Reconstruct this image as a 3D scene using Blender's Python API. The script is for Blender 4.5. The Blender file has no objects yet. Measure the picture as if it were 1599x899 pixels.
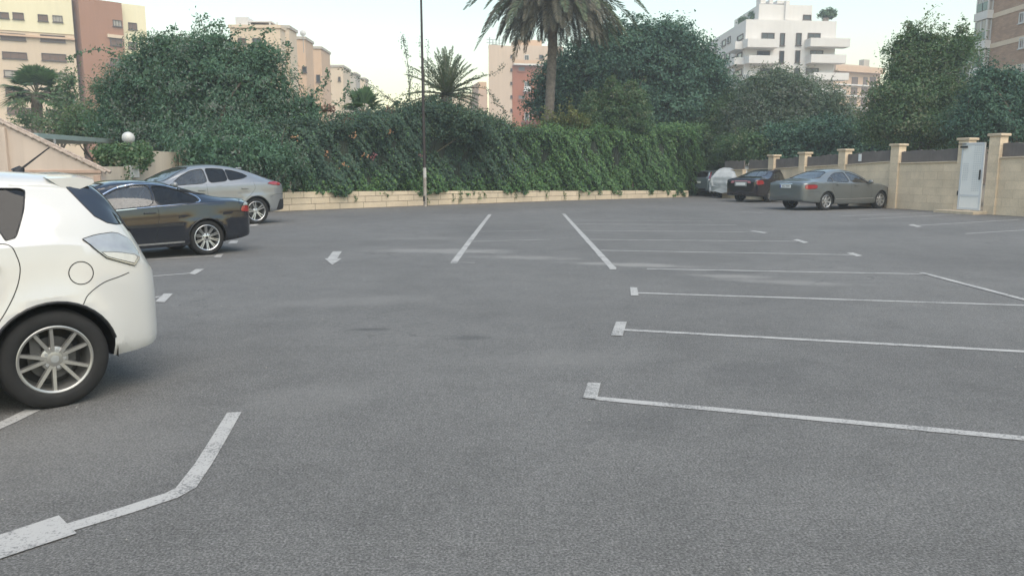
import bpy, bmesh, math, random
import numpy as np
from mathutils import Vector, Matrix
from mathutils.bvhtree import BVHTree

# ------------------------------------------------------------------ camera, sky, sun, exposure
F_PX, CX, CY, EYE = 1195.0, 799.5, 449.5, 1.55
PITCH = math.atan(185.5 / F_PX)
scene = bpy.context.scene
cam_data = bpy.data.cameras.new('camera')
cam = bpy.data.objects.new('camera', cam_data)
scene.collection.objects.link(cam)
cam.location = (0, 0, EYE)
cam.rotation_euler = (math.pi / 2 - PITCH, 0, 0)
cam_data.sensor_width = 36
cam_data.lens = 36 * F_PX / 1599
cam_data.clip_start = 0.05
cam_data.clip_end = 3000
scene.camera = cam

SUN_EL, SUN_AZ = math.radians(55), math.radians(152)      # azimuth clockwise from +Y: behind the camera, to the right
world = bpy.data.worlds.new('World')
scene.world = world
world.use_nodes = True
wn = world.node_tree
for n in list(wn.nodes):
    wn.nodes.remove(n)
sky = wn.nodes.new('ShaderNodeTexSky')
sky.sky_type = 'NISHITA'
sky.sun_disc = False
sky.sun_elevation = SUN_EL
sky.sun_rotation = SUN_AZ
sky.air_density = 2.0
sky.dust_density = 1.0
sky.ozone_density = 1.0
bg = wn.nodes.new('ShaderNodeBackground')
bg.inputs['Strength'].default_value = 0.102
wo = wn.nodes.new('ShaderNodeOutputWorld')
wn.links.new(sky.outputs[0], bg.inputs[0])
wn.links.new(bg.outputs[0], wo.inputs[0])

sun_data = bpy.data.lights.new('sun', 'SUN')
sun_data.energy = 1.5
sun_data.angle = math.radians(60)
sun_data.color = (1.0, 0.86, 0.68)
sun = bpy.data.objects.new('sun', sun_data)
scene.collection.objects.link(sun)
sd = Vector((math.sin(SUN_AZ) * math.cos(SUN_EL), math.cos(SUN_AZ) * math.cos(SUN_EL), math.sin(SUN_EL)))
sun.rotation_euler = sd.to_track_quat('Z', 'Y').to_euler()
sun.location = (0, 0, 60)

vs = scene.view_settings
vs.view_transform = 'Standard'
vs.look = 'None'
vs.exposure = 1.2
vs.gamma = 1
vs.use_curve_mapping = False
scene.cycles.max_bounces = 6
scene.cycles.transparent_max_bounces = 12
scene.cycles.diffuse_bounces = 3
scene.cycles.glossy_bounces = 3
scene.cycles.transmission_bounces = 4
scene.cycles.sample_clamp_indirect = 4
scene.cycles.use_denoising = True

# ------------------------------------------------------------------ helpers
rng = np.random.default_rng(7)
random.seed(7)
R = math.radians

def ray(px, py):
    u, v = (px - CX) / F_PX, (py - CY) / F_PX
    return Vector((u, math.cos(PITCH) - v * math.sin(PITCH), -math.sin(PITCH) - v * math.cos(PITCH)))
def G(px, py):                                   # where a photo point meets the ground
    d = ray(px, py); t = EYE / -d.z
    return Vector((d.x * t, d.y * t, 0))
def A(px, py, Y):                                # a photo point at depth Y
    d = ray(px, py); t = Y / d.y
    return Vector((d.x * t, Y, EYE + d.z * t))

def link(o, parent=None):
    scene.collection.objects.link(o)
    if parent is not None:
        o.parent = parent
    return o
def tag(o, label=None, cat=None, group=None, kind=None):
    if label: o['label'] = label
    if cat: o['category'] = cat
    if group: o['group'] = group
    if kind: o['kind'] = kind
    return o
def empty(name, loc=(0, 0, 0), rz=0.0, parent=None):
    o = bpy.data.objects.new(name, None)
    o.location = loc; o.rotation_euler = (0, 0, rz); o.empty_display_size = 0.2
    return link(o, parent)

def smooth_mesh(me, angle=35):
    me.polygons.foreach_set('use_smooth', [True] * len(me.polygons))
    if angle < 179:
        me.set_sharp_from_angle(angle=R(angle))

class MB:
    """collects shapes into one mesh"""
    def __init__(self):
        self.v, self.f, self.m = [], [], []
    def add(self, verts, faces, mi=0):
        o = len(self.v)
        self.v += [tuple(v) for v in verts]
        self.f += [tuple(i + o for i in f) for f in faces]
        self.m += [mi] * len(faces)
        return self
    def box(self, c, s, rz=0.0, mi=0):
        x, y, z = s[0] / 2, s[1] / 2, s[2] / 2
        ca, sa = math.cos(rz), math.sin(rz)
        vs = []
        for dz in (-z, z):
            for dx, dy in ((-x, -y), (x, -y), (x, y), (-x, y)):
                vs.append((c[0] + dx * ca - dy * sa, c[1] + dx * sa + dy * ca, c[2] + dz))
        return self.add(vs, [(3, 2, 1, 0), (4, 5, 6, 7), (0, 1, 5, 4), (1, 2, 6, 5), (2, 3, 7, 6), (3, 0, 4, 7)], mi)
    def prism(self, plan, z0, z1, mi=0):
        n = len(plan)
        z0f = z0 if callable(z0) else (lambda i: z0)
        z1f = z1 if callable(z1) else (lambda i: z1)
        vs = [(p[0], p[1], z0f(i)) for i, p in enumerate(plan)] + [(p[0], p[1], z1f(i)) for i, p in enumerate(plan)]
        fs = [tuple(range(n - 1, -1, -1)), tuple(range(n, 2 * n))]
        fs += [(i, (i + 1) % n, n + (i + 1) % n, n + i) for i in range(n)]
        return self.add(vs, fs, mi)
    def tube(self, pts, rad, n=8, mi=0, caps=True):
        pts = [Vector(p) for p in pts]
        rs = rad if isinstance(rad, (list, tuple)) else [rad] * len(pts)
        vs, fs = [], []
        prev = None
        for i, p in enumerate(pts):
            t = (pts[min(i + 1, len(pts) - 1)] - pts[max(i - 1, 0)])
            t = t.normalized() if t.length > 1e-9 else Vector((0, 0, 1))
            if prev is None:
                a = t.orthogonal().normalized()
            else:
                a = prev - t * prev.dot(t)
                a = a.normalized() if a.length > 1e-6 else t.orthogonal().normalized()
            prev = a
            b = t.cross(a)
            for k in range(n):
                th = 2 * math.pi * k / n
                vs.append(p + (a * math.cos(th) + b * math.sin(th)) * rs[i])
        for i in range(len(pts) - 1):
            for k in range(n):
                fs.append((i * n + k, i * n + (k + 1) % n, (i + 1) * n + (k + 1) % n, (i + 1) * n + k))
        if caps:
            fs.append(tuple(range(n - 1, -1, -1)))
            fs.append(tuple((len(pts) - 1) * n + k for k in range(n)))
        return self.add(vs, fs, mi)
    def lathe(self, prof, n=32, axis='z', c=(0, 0, 0), mi=0, closed=False):
        """prof: list of (radius, height along the axis)"""
        vs, fs = [], []
        for r, h in prof:
            for k in range(n):
                th = 2 * math.pi * k / n
                a, b = r * math.cos(th), r * math.sin(th)
                if axis == 'z': vs.append((c[0] + a, c[1] + b, c[2] + h))
                elif axis == 'y': vs.append((c[0] + b, c[1] + h, c[2] + a))
                else: vs.append((c[0] + h, c[1] + a, c[2] + b))
        m = len(prof)
        for i in range(m if closed else m - 1):
            j = (i + 1) % m
            for k in range(n):
                fs.append((i * n + k, i * n + (k + 1) % n, j * n + (k + 1) % n, j * n + k))
        return self.add(vs, fs, mi)
    def mesh(self, name, mats, smooth=None):
        me = bpy.data.meshes.new(name)
        me.from_pydata(self.v, [], self.f)
        for m in (mats if isinstance(mats, (list, tuple)) else [mats]):
            me.materials.append(m)
        me.polygons.foreach_set('material_index', self.m)
        me.update()
        if smooth is not None:
            smooth_mesh(me, smooth)
        return me
    def build(self, name, mats, parent=None, smooth=None, loc=None, rz=0.0, bevel=0.0):
        me = self.mesh(name, mats)
        t_ = bmesh.new(); t_.from_mesh(me); bmesh.ops.recalc_face_normals(t_, faces=t_.faces); t_.to_mesh(me); t_.free()
        if smooth is not None: smooth_mesh(me, smooth)
        o = bpy.data.objects.new(name, me)
        if loc is not None: o.location = loc
        o.rotation_euler = (0, 0, rz)
        link(o, parent)
        if bevel:
            b = o.modifiers.new('bevel', 'BEVEL'); b.width = bevel; b.segments = 2; b.limit_method = 'ANGLE'
        return o

# ------------------------------------------------------------------ materials
def new_mat(name):
    m = bpy.data.materials.new(name); m.use_nodes = True
    nt = m.node_tree
    for n in list(nt.nodes): nt.nodes.remove(n)
    out = nt.nodes.new('ShaderNodeOutputMaterial')
    p = nt.nodes.new('ShaderNodeBsdfPrincipled')
    nt.links.new(p.outputs[0], out.inputs[0])
    return m, nt, p, out
def N(nt, kind, **kw):
    n = nt.nodes.new(kind)
    for k, v in kw.items(): setattr(n, k, v)
    return n
def noise(nt, scale, detail=4, rough=0.55, vec=None, dist=0.0):
    n = N(nt, 'ShaderNodeTexNoise')
    n.inputs['Scale'].default_value = scale; n.inputs['Detail'].default_value = detail
    n.inputs['Roughness'].default_value = rough; n.inputs['Distortion'].default_value = dist
    if vec is not None: nt.links.new(vec, n.inputs['Vector'])
    return n
def ramp(nt, fac, stops, mode='LINEAR'):
    r = N(nt, 'ShaderNodeValToRGB'); cr = r.color_ramp; cr.interpolation = mode
    while len(cr.elements) < len(stops): cr.elements.new(0.5)
    for e, (p, c) in zip(cr.elements, stops):
        e.position = p
        e.color = (c, c, c, 1) if isinstance(c, (int, float)) else (*c, 1)
    nt.links.new(fac, r.inputs[0])
    return r
def mix(nt, fac, a, b, mode='MIX'):
    m = N(nt, 'ShaderNodeMix', data_type='RGBA', blend_type=mode)
    for sock, val in ((m.inputs[0], fac), (m.inputs[6], a), (m.inputs[7], b)):
        if hasattr(val, 'is_linked') or hasattr(val, 'links'): nt.links.new(val, sock)
        elif isinstance(val, (int, float)): sock.default_value = val
        else: sock.default_value = (*val, 1)
    return m.outputs[2]
def math_n(nt, op, a, b=None, clamp=False):
    m = N(nt, 'ShaderNodeMath', operation=op, use_clamp=clamp)
    for i, v in enumerate((a, b)):
        if v is None: continue
        if isinstance(v, (int, float)): m.inputs[i].default_value = v
        else: nt.links.new(v, m.inputs[i])
    return m.outputs[0]
def bump(nt, p, h, strength=0.3, dist=0.01):
    b = N(nt, 'ShaderNodeBump'); b.inputs['Strength'].default_value = strength; b.inputs['Distance'].default_value = dist
    nt.links.new(h, b.inputs['Height']); nt.links.new(b.outputs[0], p.inputs['Normal'])

def plain(name, col, rough=0.6, metal=0.0, coat=0.0, var=0.0, scale=6.0, spec=None, bmp=0.0):
    m, nt, p, _ = new_mat(name)
    p.inputs['Roughness'].default_value = rough
    p.inputs['Metallic'].default_value = metal
    p.inputs['Coat Weight'].default_value = coat
    p.inputs['Coat Roughness'].default_value = 0.05
    if spec is not None: p.inputs['Specular IOR Level'].default_value = spec
    if var > 0:
        tc = N(nt, 'ShaderNodeTexCoord')
        n = noise(nt, scale, 6, 0.6, tc.outputs['Object'])
        lo = tuple(c * (1 - var) for c in col); hi = tuple(min(1, c * (1 + var)) for c in col)
        r = ramp(nt, n.outputs[0], [(0.28, lo), (0.72, hi)])
        nt.links.new(r.outputs[0], p.inputs['Base Color'])
        if bmp: bump(nt, p, n.outputs[0], bmp, 0.02)
    else:
        p.inputs['Base Color'].default_value = (*col, 1)
    return m

def asphalt_mat():
    m, nt, p, _ = new_mat('asphalt')
    tc = N(nt, 'ShaderNodeTexCoord'); v = tc.outputs['Object']
    fine = noise(nt, 84, 6, 0.75, v)
    vor = N(nt, 'ShaderNodeTexVoronoi'); vor.inputs['Scale'].default_value = 95; nt.links.new(v, vor.inputs['Vector'])
    big = noise(nt, 0.28, 5, 0.6, v, 0.4)
    mid = noise(nt, 2.2, 6, 0.65, v, 0.3)
    base = ramp(nt, big.outputs[0], [(0.3, (0.102, 0.0995, 0.0945)), (0.52, (0.121, 0.1185, 0.1125)), (0.72, (0.138, 0.135, 0.128))]).outputs[0]
    midc = ramp(nt, mid.outputs[0], [(0.28, 0.87), (0.5, 1.0), (0.72, 1.10)]).outputs[0]
    base = mix(nt, 1.0, base, midc, 'MULTIPLY')
    spk = ramp(nt, fine.outputs[0], [(0.37, 0.38), (0.5, 1.0), (0.63, 1.95)]).outputs[0]
    base = mix(nt, 0.9, base, spk, 'MULTIPLY')
    grit = noise(nt, 19, 5, 0.75, v)
    base = mix(nt, 1.0, base, ramp(nt, grit.outputs[0], [(0.36, 0.85), (0.5, 1.0), (0.64, 1.16)]).outputs[0], 'MULTIPLY')
    stone = ramp(nt, vor.outputs['Color'], [(0.90, 0.0), (0.97, 1.0)]).outputs[0]
    base = mix(nt, math_n(nt, 'MULTIPLY', stone, 0.5), base, (0.29, 0.285, 0.27))
    # stains and drifts of dust, each a patch with its own shape on the ground
    def blot(cx, cy, sx, sy, rot, col, amt, nscale=1.6):
        nonlocal base
        mp = N(nt, 'ShaderNodeMapping', vector_type='TEXTURE')
        mp.inputs['Location'].default_value = (cx, cy, 0)
        mp.inputs['Rotation'].default_value = (0, 0, rot)
        mp.inputs['Scale'].default_value = (sx, sy, 1)
        nt.links.new(v, mp.inputs['Vector'])
        ln = N(nt, 'ShaderNodeVectorMath', operation='LENGTH'); nt.links.new(mp.outputs[0], ln.inputs[0])
        nz = noise(nt, nscale, 5, 0.65, v)
        d = math_n(nt, 'ADD', ln.outputs['Value'], math_n(nt, 'MULTIPLY', math_n(nt, 'SUBTRACT', nz.outputs[0], 0.5), 1.4))
        f = ramp(nt, d, [(0.25, amt), (1.0, 0.0)], 'EASE').outputs[0]
        base = mix(nt, f, base, col)
    dust, oil = (0.215, 0.209, 0.196), (0.042, 0.042, 0.043)
    for (px, py), sx, sy, rot, amt in (((700, 392), 1.7, 0.6, -0.12, 0.8), ((820, 402), 1.2, 0.40, -0.2, 0.7), ((985, 413), 1.3, 0.36, -0.25, 1.0),
                                       ((1135, 431), 0.8, 0.28, -0.2, 0.8), ((1240, 441), 1.4, 0.3, -0.3, 0.6), ((560, 470), 1.4, 0.5, 0.3, 0.25), ((880, 560), 0.9, 0.4, 0.2, 0.22), ((500, 620), 0.7, 0.5, 0.6, 0.2), ((660, 372), 1.3, 0.5, 0.1, 0.3),
                                       ((120, 690), 1.2, 0.9, 0.3, 0.20)):
        g = G(px, py); blot(g.x, g.y, sx, sy, rot, dust, amt)
    for (px, py), sx, sy, rot, amt in (((576, 514), 0.30, 0.10, 0.1, 0.6), ((735, 527), 0.28, 0.14, 0.0, 0.45), ((1180, 580), 0.7, 0.5, 0.4, 0.22),
                                       ((1000, 660), 0.6, 0.35, 0.5, 0.2), ((1150, 425), 0.5, 0.25, 0.0, 0.25), ((1350, 355), 2.5, 1.2, 0.5, 0.25)):
        g = G(px, py); blot(g.x, g.y, sx, sy, rot, oil, amt, 3.0)
    # hairline cracks
    cv = N(nt, 'ShaderNodeTexVoronoi', feature='DISTANCE_TO_EDGE'); cv.inputs['Scale'].default_value = 0.22
    dn = noise(nt, 1.3, 4, 0.6, v)
    vm = N(nt, 'ShaderNodeVectorMath', operation='MULTIPLY_ADD')
    nt.links.new(dn.outputs['Color'], vm.inputs[0]); vm.inputs[1].default_value = (1.6, 1.6, 0); nt.links.new(v, vm.inputs[2])
    nt.links.new(vm.outputs[0], cv.inputs['Vector'])
    crack = ramp(nt, cv.outputs['Distance'], [(0.0, 0.55), (0.0035, 0.0)]).outputs[0]
    crack = math_n(nt, 'MULTIPLY', crack, ramp(nt, big.outputs[0], [(0.5, 0.0), (0.6, 1.0)]).outputs[0])
    base = mix(nt, crack, base, (0.04, 0.04, 0.04))
    nt.links.new(base, p.inputs['Base Color'])
    p.inputs['Roughness'].default_value = 0.82
    p.inputs['Specular IOR Level'].default_value = 0.35
    bump(nt, p, fine.outputs[0], 0.8, 0.008)
    return m

def paint_line_mat():
    """worn road paint: the asphalt's stones show through"""
    m, nt, p, out = new_mat('worn_road_paint')
    tc = N(nt, 'ShaderNodeTexCoord'); v = tc.outputs['Object']
    a = noise(nt, 70, 4, 0.7, v); b = noise(nt, 3.0, 5, 0.65, v)
    s = math_n(nt, 'ADD', math_n(nt, 'MULTIPLY', a.outputs[0], 0.75), math_n(nt, 'MULTIPLY', b.outputs[0], 0.5))
    f = ramp(nt, s, [(0.52, 0.12), (0.63, 1.0)]).outputs[0]
    nt.links.new(mix(nt, f, (0.13, 0.129, 0.126), (0.36, 0.353, 0.335)), p.inputs['Base Color'])
    p.inputs['Roughness'].default_value = 0.8
    bump(nt, p, a.outputs[0], 0.4, 0.004)
    return m

def block_mat(name, col, bw=0.55, bh=0.2, joint=(0.12, 0.105, 0.085), jsize=0.008, ragged=True, axis='XZ', var=0.12):
    """split-face masonry blocks in running bond, laid along the object's own X and Z"""
    m, nt, p, _ = new_mat(name)
    tc = N(nt, 'ShaderNodeTexCoord')
    sep = N(nt, 'ShaderNodeSeparateXYZ'); nt.links.new(tc.outputs['Object'], sep.inputs[0])
    cmb = N(nt, 'ShaderNodeCombineXYZ')
    nt.links.new(sep.outputs['X' if axis[0] == 'X' else 'Y'], cmb.inputs[0]); nt.links.new(sep.outputs['Z'], cmb.inputs[1])
    br = N(nt, 'ShaderNodeTexBrick'); br.offset = 0.37 if ragged else 0.5; br.offset_frequency = 2; br.squash = 1.35 if ragged else 1.0; br.squash_frequency = 3
    br.inputs['Scale'].default_value = 1.0
    br.inputs['Brick Width'].default_value = bw; br.inputs['Row Height'].default_value = bh
    br.inputs['Mortar Size'].default_value = jsize; br.inputs['Mortar Smooth'].default_value = 0.1; br.inputs['Bias'].default_value = 0.0
    br.inputs['Color1'].default_value = (*[c * (1 - var) for c in col], 1)
    br.inputs['Color2'].default_value = (*[c * (1 + var) for c in col], 1)
    br.inputs['Mortar'].default_value = (*joint, 1)
    nt.links.new(cmb.outputs[0], br.inputs['Vector'])
    n1 = noise(nt, 1.1, 6, 0.65, tc.outputs['Object']); n2 = noise(nt, 26, 5, 0.6, tc.outputs['Object'])
    c = mix(nt, 1.0, br.outputs['Color'], ramp(nt, n1.outputs[0], [(0.25, 0.78), (0.75, 1.14)]).outputs[0], 'MULTIPLY')
    c = mix(nt, 0.6, c, ramp(nt, n2.outputs[0], [(0.25, 0.75), (0.75, 1.2)]).outputs[0], 'MULTIPLY')
    nt.links.new(c, p.inputs['Base Color'])
    p.inputs['Roughness'].default_value = 0.9
    h = math_n(nt, 'ADD', math_n(nt, 'MULTIPLY', br.outputs['Fac'], -1.0), math_n(nt, 'MULTIPLY', n2.outputs[0], 0.5))
    bump(nt, p, h, 0.6, 0.02)
    return m

def render_mat(name, col, streak=0.25, scale=0.35):
    """painted render with water streaks"""
    m, nt, p, _ = new_mat(name)
    tc = N(nt, 'ShaderNodeTexCoord')
    mp = N(nt, 'ShaderNodeMapping'); mp.inputs['Scale'].default_value = (2.4, 2.4, 0.18); nt.links.new(tc.outputs['Object'], mp.inputs['Vector'])
    s = noise(nt, 1.0, 6, 0.65, mp.outputs[0]); b = noise(nt, scale, 5, 0.6, tc.outputs['Object']); f = noise(nt, 30, 4, 0.6, tc.outputs['Object'])
    c = mix(nt, 1.0, col, ramp(nt, s.outputs[0], [(0.3, 1 - streak), (0.62, 1.0)]).outputs[0], 'MULTIPLY')
    c = mix(nt, 1.0, c, ramp(nt, b.outputs[0], [(0.25, 0.90), (0.75, 1.08)]).outputs[0], 'MULTIPLY')
    nt.links.new(c, p.inputs['Base Color'])
    p.inputs['Roughness'].default_value = 0.9
    bump(nt, p, f.outputs[0], 0.25, 0.01)
    return m

def leaf_mat(name, cols, trans=0.32, rough=0.5, spec=0.35):
    m, nt, p, out = new_mat(name)
    g = N(nt, 'ShaderNodeNewGeometry')
    n = len(cols)
    r = ramp(nt, g.outputs['Random Per Island'], [(i / max(1, n - 1), c) for i, c in enumerate(cols)])
    nt.links.new(r.outputs[0], p.inputs['Base Color'])
    p.inputs['Roughness'].default_value = rough + .1
    p.inputs['Specular IOR Level'].default_value = spec * .7
    t = N(nt, 'ShaderNodeBsdfTranslucent')
    nt.links.new(mix(nt, 1.0, r.outputs[0], (1.1, 1.25, 0.6), 'MULTIPLY'), t.inputs[0])
    ms = N(nt, 'ShaderNodeMixShader'); ms.inputs[0].default_value = trans
    nt.links.new(p.outputs[0], ms.inputs[1]); nt.links.new(t.outputs[0], ms.inputs[2])
    nt.links.new(ms.outputs[0], out.inputs[0])
    return m

def glass_mat(name, tint, refl=1.0, rough=0.02, dust=0.06, ior=1.75):
    """thin glazing: tinted see-through, a Fresnel reflection and a dusty veil that lifts it like reflected light"""
    m, nt, p, out = new_mat(name)
    nt.nodes.remove(p)
    tr = N(nt, 'ShaderNodeBsdfTransparent'); tr.inputs[0].default_value = (*tint, 1)
    df = N(nt, 'ShaderNodeBsdfDiffuse'); df.inputs[0].default_value = (.42, .43, .41, 1)
    m0 = N(nt, 'ShaderNodeMixShader')
    tc = N(nt, 'ShaderNodeTexCoord'); dn = noise(nt, 5, 5, .6, tc.outputs['Object'])
    nt.links.new(math_n(nt, 'MULTIPLY', dn.outputs[0], dust * 2), m0.inputs[0])  # pale film mixed in to brighten dark panes as reflections would
    nt.links.new(tr.outputs[0], m0.inputs[1]); nt.links.new(df.outputs[0], m0.inputs[2])
    gl = N(nt, 'ShaderNodeBsdfGlossy'); gl.inputs['Roughness'].default_value = rough; gl.inputs[0].default_value = (0.95, 0.97, 1, 1)
    fr = N(nt, 'ShaderNodeFresnel'); fr.inputs['IOR'].default_value = ior
    ms = N(nt, 'ShaderNodeMixShader')
    nt.links.new(math_n(nt, 'MULTIPLY', fr.outputs[0], refl, True), ms.inputs[0])
    nt.links.new(m0.outputs[0], ms.inputs[1]); nt.links.new(gl.outputs[0], ms.inputs[2])
    nt.links.new(ms.outputs[0], out.inputs[0])
    return m

M = {}
M['asphalt'] = asphalt_mat()
M['line'] = paint_line_mat()
M['earth'] = plain('dry_earth', (0.16, 0.13, 0.09), 0.95, var=0.3, scale=0.4)
M['block'] = block_mat('beige_blocks', (0.69, 0.55, 0.39), 0.62, 0.29, joint=(0.60, 0.475, 0.335), jsize=0.007, var=.06)
M['block_low'] = block_mat('beige_planter_blocks', (0.58, 0.48, 0.35), 0.80, 0.235, joint=(0.15, 0.12, 0.09), jsize=0.009, var=.07)
M['cap'] = plain('cast_stone_cap', (0.52, 0.42, 0.30), 0.85, var=0.18, scale=5)
M['white_metal'] = plain('white_painted_metal', (0.58, 0.59, 0.60), 0.45, var=0.05, scale=2)
M['grey_metal'] = plain('grey_metal', (0.30, 0.31, 0.31), 0.5, 0.3, var=0.1)
M['dark_metal'] = plain('dark_metal', (0.03, 0.03, 0.03), 0.5, 0.4)
M['bark'] = plain('bark', (0.10, 0.08, 0.062), 0.95, var=0.35, scale=9, bmp=0.5)
M['stem'] = plain('stem', (0.07, 0.065, 0.04), 0.9, var=0.3, scale=9)
M['black'] = plain('black_plastic', (0.012, 0.012, 0.013), 0.5)
# ------------------------------------------------------------------ ground and markings
def ground_sheet():
    b = MB()
    b.add([(-900, -400, -0.02), (900, -400, -0.02), (900, 1500, -0.02), (-900, 1500, -0.02)], [(0, 1, 2, 3)])
    o = b.build('ground', M['earth']); tag(o, kind='structure')
    b = MB()
    w0, w1, w2, w3 = G(440, 330), G(664, 321), G(860, 314), G(1070, 308)
    pl = [(-26, -14), (20.4, -14), (20.4, 15), (17.05, 25.2), (13.0, 38.0), (15.5, 51.5), (11.5, 49.5), (w3.x, w3.y + .1), (w2.x, w2.y + .1), (w1.x, w1.y + .1), (w0.x, w0.y + .1), (-11.6, 27.2), (-26, 24)]
    b.add([(x, y, 0) for x, y in pl], [tuple(range(len(pl)))])
    o = b.build('parking_lot_asphalt', M['asphalt']); tag(o, kind='structure')
ground_sheet()

def ribbon(pts, w, z=0.004, name='parking_bay_line'):
    """painted strip along ground points, slightly ragged edges"""
    pts = [Vector((p[0], p[1])) for p in pts]
    dense = []
    for a, c in zip(pts, pts[1:]):
        n = max(1, int((c - a).length / 0.25))
        dense += [a.lerp(c, i / n) for i in range(n)]
    dense.append(pts[-1])
    vs, fs = [], []
    for i, p in enumerate(dense):
        t = dense[min(i + 1, len(dense) - 1)] - dense[max(i - 1, 0)]
        n = Vector((-t.y, t.x)).normalized()
        for s in (-1, 1):
            q = p + n * s * (w / 2 + random.uniform(-.004, .004))
            vs.append((q.x, q.y, z))
    for i in range(len(dense) - 1):
        fs.append((2 * i + 1, 2 * i, 2 * i + 2, 2 * i + 3))
    return vs, fs
def fix_up(vs, f):
    a, b_, c = (Vector(vs[i]) for i in f[:3])
    return f if (b_ - a).cross(c - a).z > 0 else tuple(reversed(f))
def marking(label, lines=(), quads=(), name='parking_bay_line', ground_lines=()):
    b = MB(); z = 0.004
    for pts, w in lines:
        vs, fs = ribbon([G(*p) for p in pts], w, z); b.add(vs, fs); z += 0.003
    for pts, w in ground_lines:
        vs, fs = ribbon(pts, w, z); b.add(vs, fs); z += 0.003
    for q in quads:
        vs = [(*G(*p).xy, z) for p in q]; z += 0.003
        b.add(vs, [fix_up(vs, tuple(range(len(q))))])
    o = b.build(name, M['line']); tag(o, label, kind='structure')
    return o
# right-hand bays, nearest first
marking('bay line with a square end tick, nearest on the right', [([(931, 622), (1599, 684.5), (1760, 700)], .085)], [[(918, 598), (938, 599), (932, 624), (910, 622)]])
marking('second bay line from the camera on the right', [([(971, 515), (1599, 549), (1750, 557)], .085)], [[(962, 503), (979, 503), (972, 525), (954, 524)]])
marking('third bay line from the camera on the right', [([(995, 457.5), (1599, 477), (1720, 481)], .085)], [[(984, 449), (995, 449.5), (997, 462), (985, 462)]])
marking('bay line that bends into a diagonal at its right end', [([(1010, 420), (1440, 428)], .085), ([(1438, 426), (1599, 468), (1680, 489)], .10)])
marking('bay line starting at the foot of the long diagonal', [([(938, 391), (1330, 398)], .085)], [[(1322, 395.5), (1332, 395), (1347, 399.5), (1338, 401)]])
marking('bay line sixth from the camera', [([(920, 374), (1245, 377)], .085)], [[(1238, 374.5), (1246, 374), (1263, 379), (1255, 380)]])
marking('bay line seventh from the camera', [([(908, 360), (1180, 362.5)], .08)], [[(1170, 360.5), (1178, 360.5), (1199, 363.5), (1192, 364.5)]])
marking('faint bay line eighth from the camera', [([(897, 350), (1150, 351.5)], .07)])
marking('faint bay line farthest along the middle aisle', [([(890, 344), (1110, 345.5)], .06)])
marking('long painted line, left of the two running away', [([(765, 335), (736, 373), (708, 411)], .115)])
marking('long painted line, right of the two running away', [([(880, 334), (918, 376), (957, 419)], .115)], [[(950, 415), (962, 417), (962, 421), (952, 421)]])
marking('short faint stub beside the long left line', [([(706, 409.5), (742, 410.5)], .05), ([(728, 394), (772, 395.5)], .04)])
marking('faint bay line crossing the aisle', [([(735, 377), (860, 374)], .05), ([(744, 362), (850, 360)], .05)])
# left-hand bays
marking('bent bay line in the lower left with a broad end patch', [([(366, 644), (345, 680), (318, 724), (290, 762), (268, 774), (200, 796), (104, 825)], .095)],
        [[(-60, 856), (92, 806), (120, 834), (-30, 884)]])
marking('bay line end beside the white car wheel', [([(-25, 676), (10, 660), (52, 640)], .10)])
marking('short bay tick behind the white car', [([(190, 476), (250, 463)], .07)], [[(256, 459), (270, 459), (257, 472.5), (242, 472)]])
marking('bay line with a tick between white and black cars', [([(205, 434), (300, 426.5)], .075)], [[(306, 420.5), (319, 420.5), (304, 429.5), (295, 427.5)]])
marking('bay line beneath the black car', [([(180, 408), (345, 399)], .08)], [[(338, 398), (349, 397), (345, 402), (334, 402)]])
marking('bay tick by the rear of the black car', quads=[[(360, 376.5), (372, 376), (370, 380), (356, 380.5)]])
marking('bay tick under the grey car tail', [([(350, 356), (395, 352)], .08)], [[(392, 350.5), (404, 350), (400, 353), (388, 353.5)]])
o = marking('worn white arrow pointing at the camera', [([(527, 392.5), (523, 398), (519, 404)], .17)], [[(507, 404), (534, 404), (519, 414)]], name='painted_arrow')
# far right bays, along the boundary wall
marking('bay line in front of the silver car', [([(1314, 337.5), (1475, 331)], .08)])
marking('second bay line before the boundary wall', [([(1342, 342.5), (1500, 334.5)], .08)])
marking('third bay line before the boundary wall', [([(1420, 353), (1592, 343)], .08)], [[(1418, 351), (1426, 350.5), (1440, 354), (1432, 355)]])
marking('fourth bay line before the boundary wall', [([(1508, 365), (1640, 357)], .08)])
marking('short bay line behind the dark saloon', [([(1157, 331), (1192, 332.5)], .08)])
marking('small stub of paint behind the silver car', [([(1165, 325), (1240, 330)], .05)])

chips = MB()
for _ in range(150):
    x, y = random.uniform(-4, 6), random.uniform(2.6, 15); r = random.uniform(.003, .008) * (1 + y / 14); a = random.uniform(0, 6.3)
    chips.add([(x + r * math.cos(a + k * 1.57) * random.uniform(.6, 1.2), y + r * math.sin(a + k * 1.57) * random.uniform(.6, 1.2), .004 + random.uniform(0, .002)) for k in range(4)] + [(x, y, .006 + r * .7)], [(0, 1, 4), (1, 2, 4), (2, 3, 4), (3, 0, 4)])
tag(chips.build('gravel_chips', plain('pale_stone_chips', (.22, .215, .20), .9, var=.3, scale=20)), 'loose pale stone chips scattered on the asphalt', 'gravel', kind='stuff')

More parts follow.
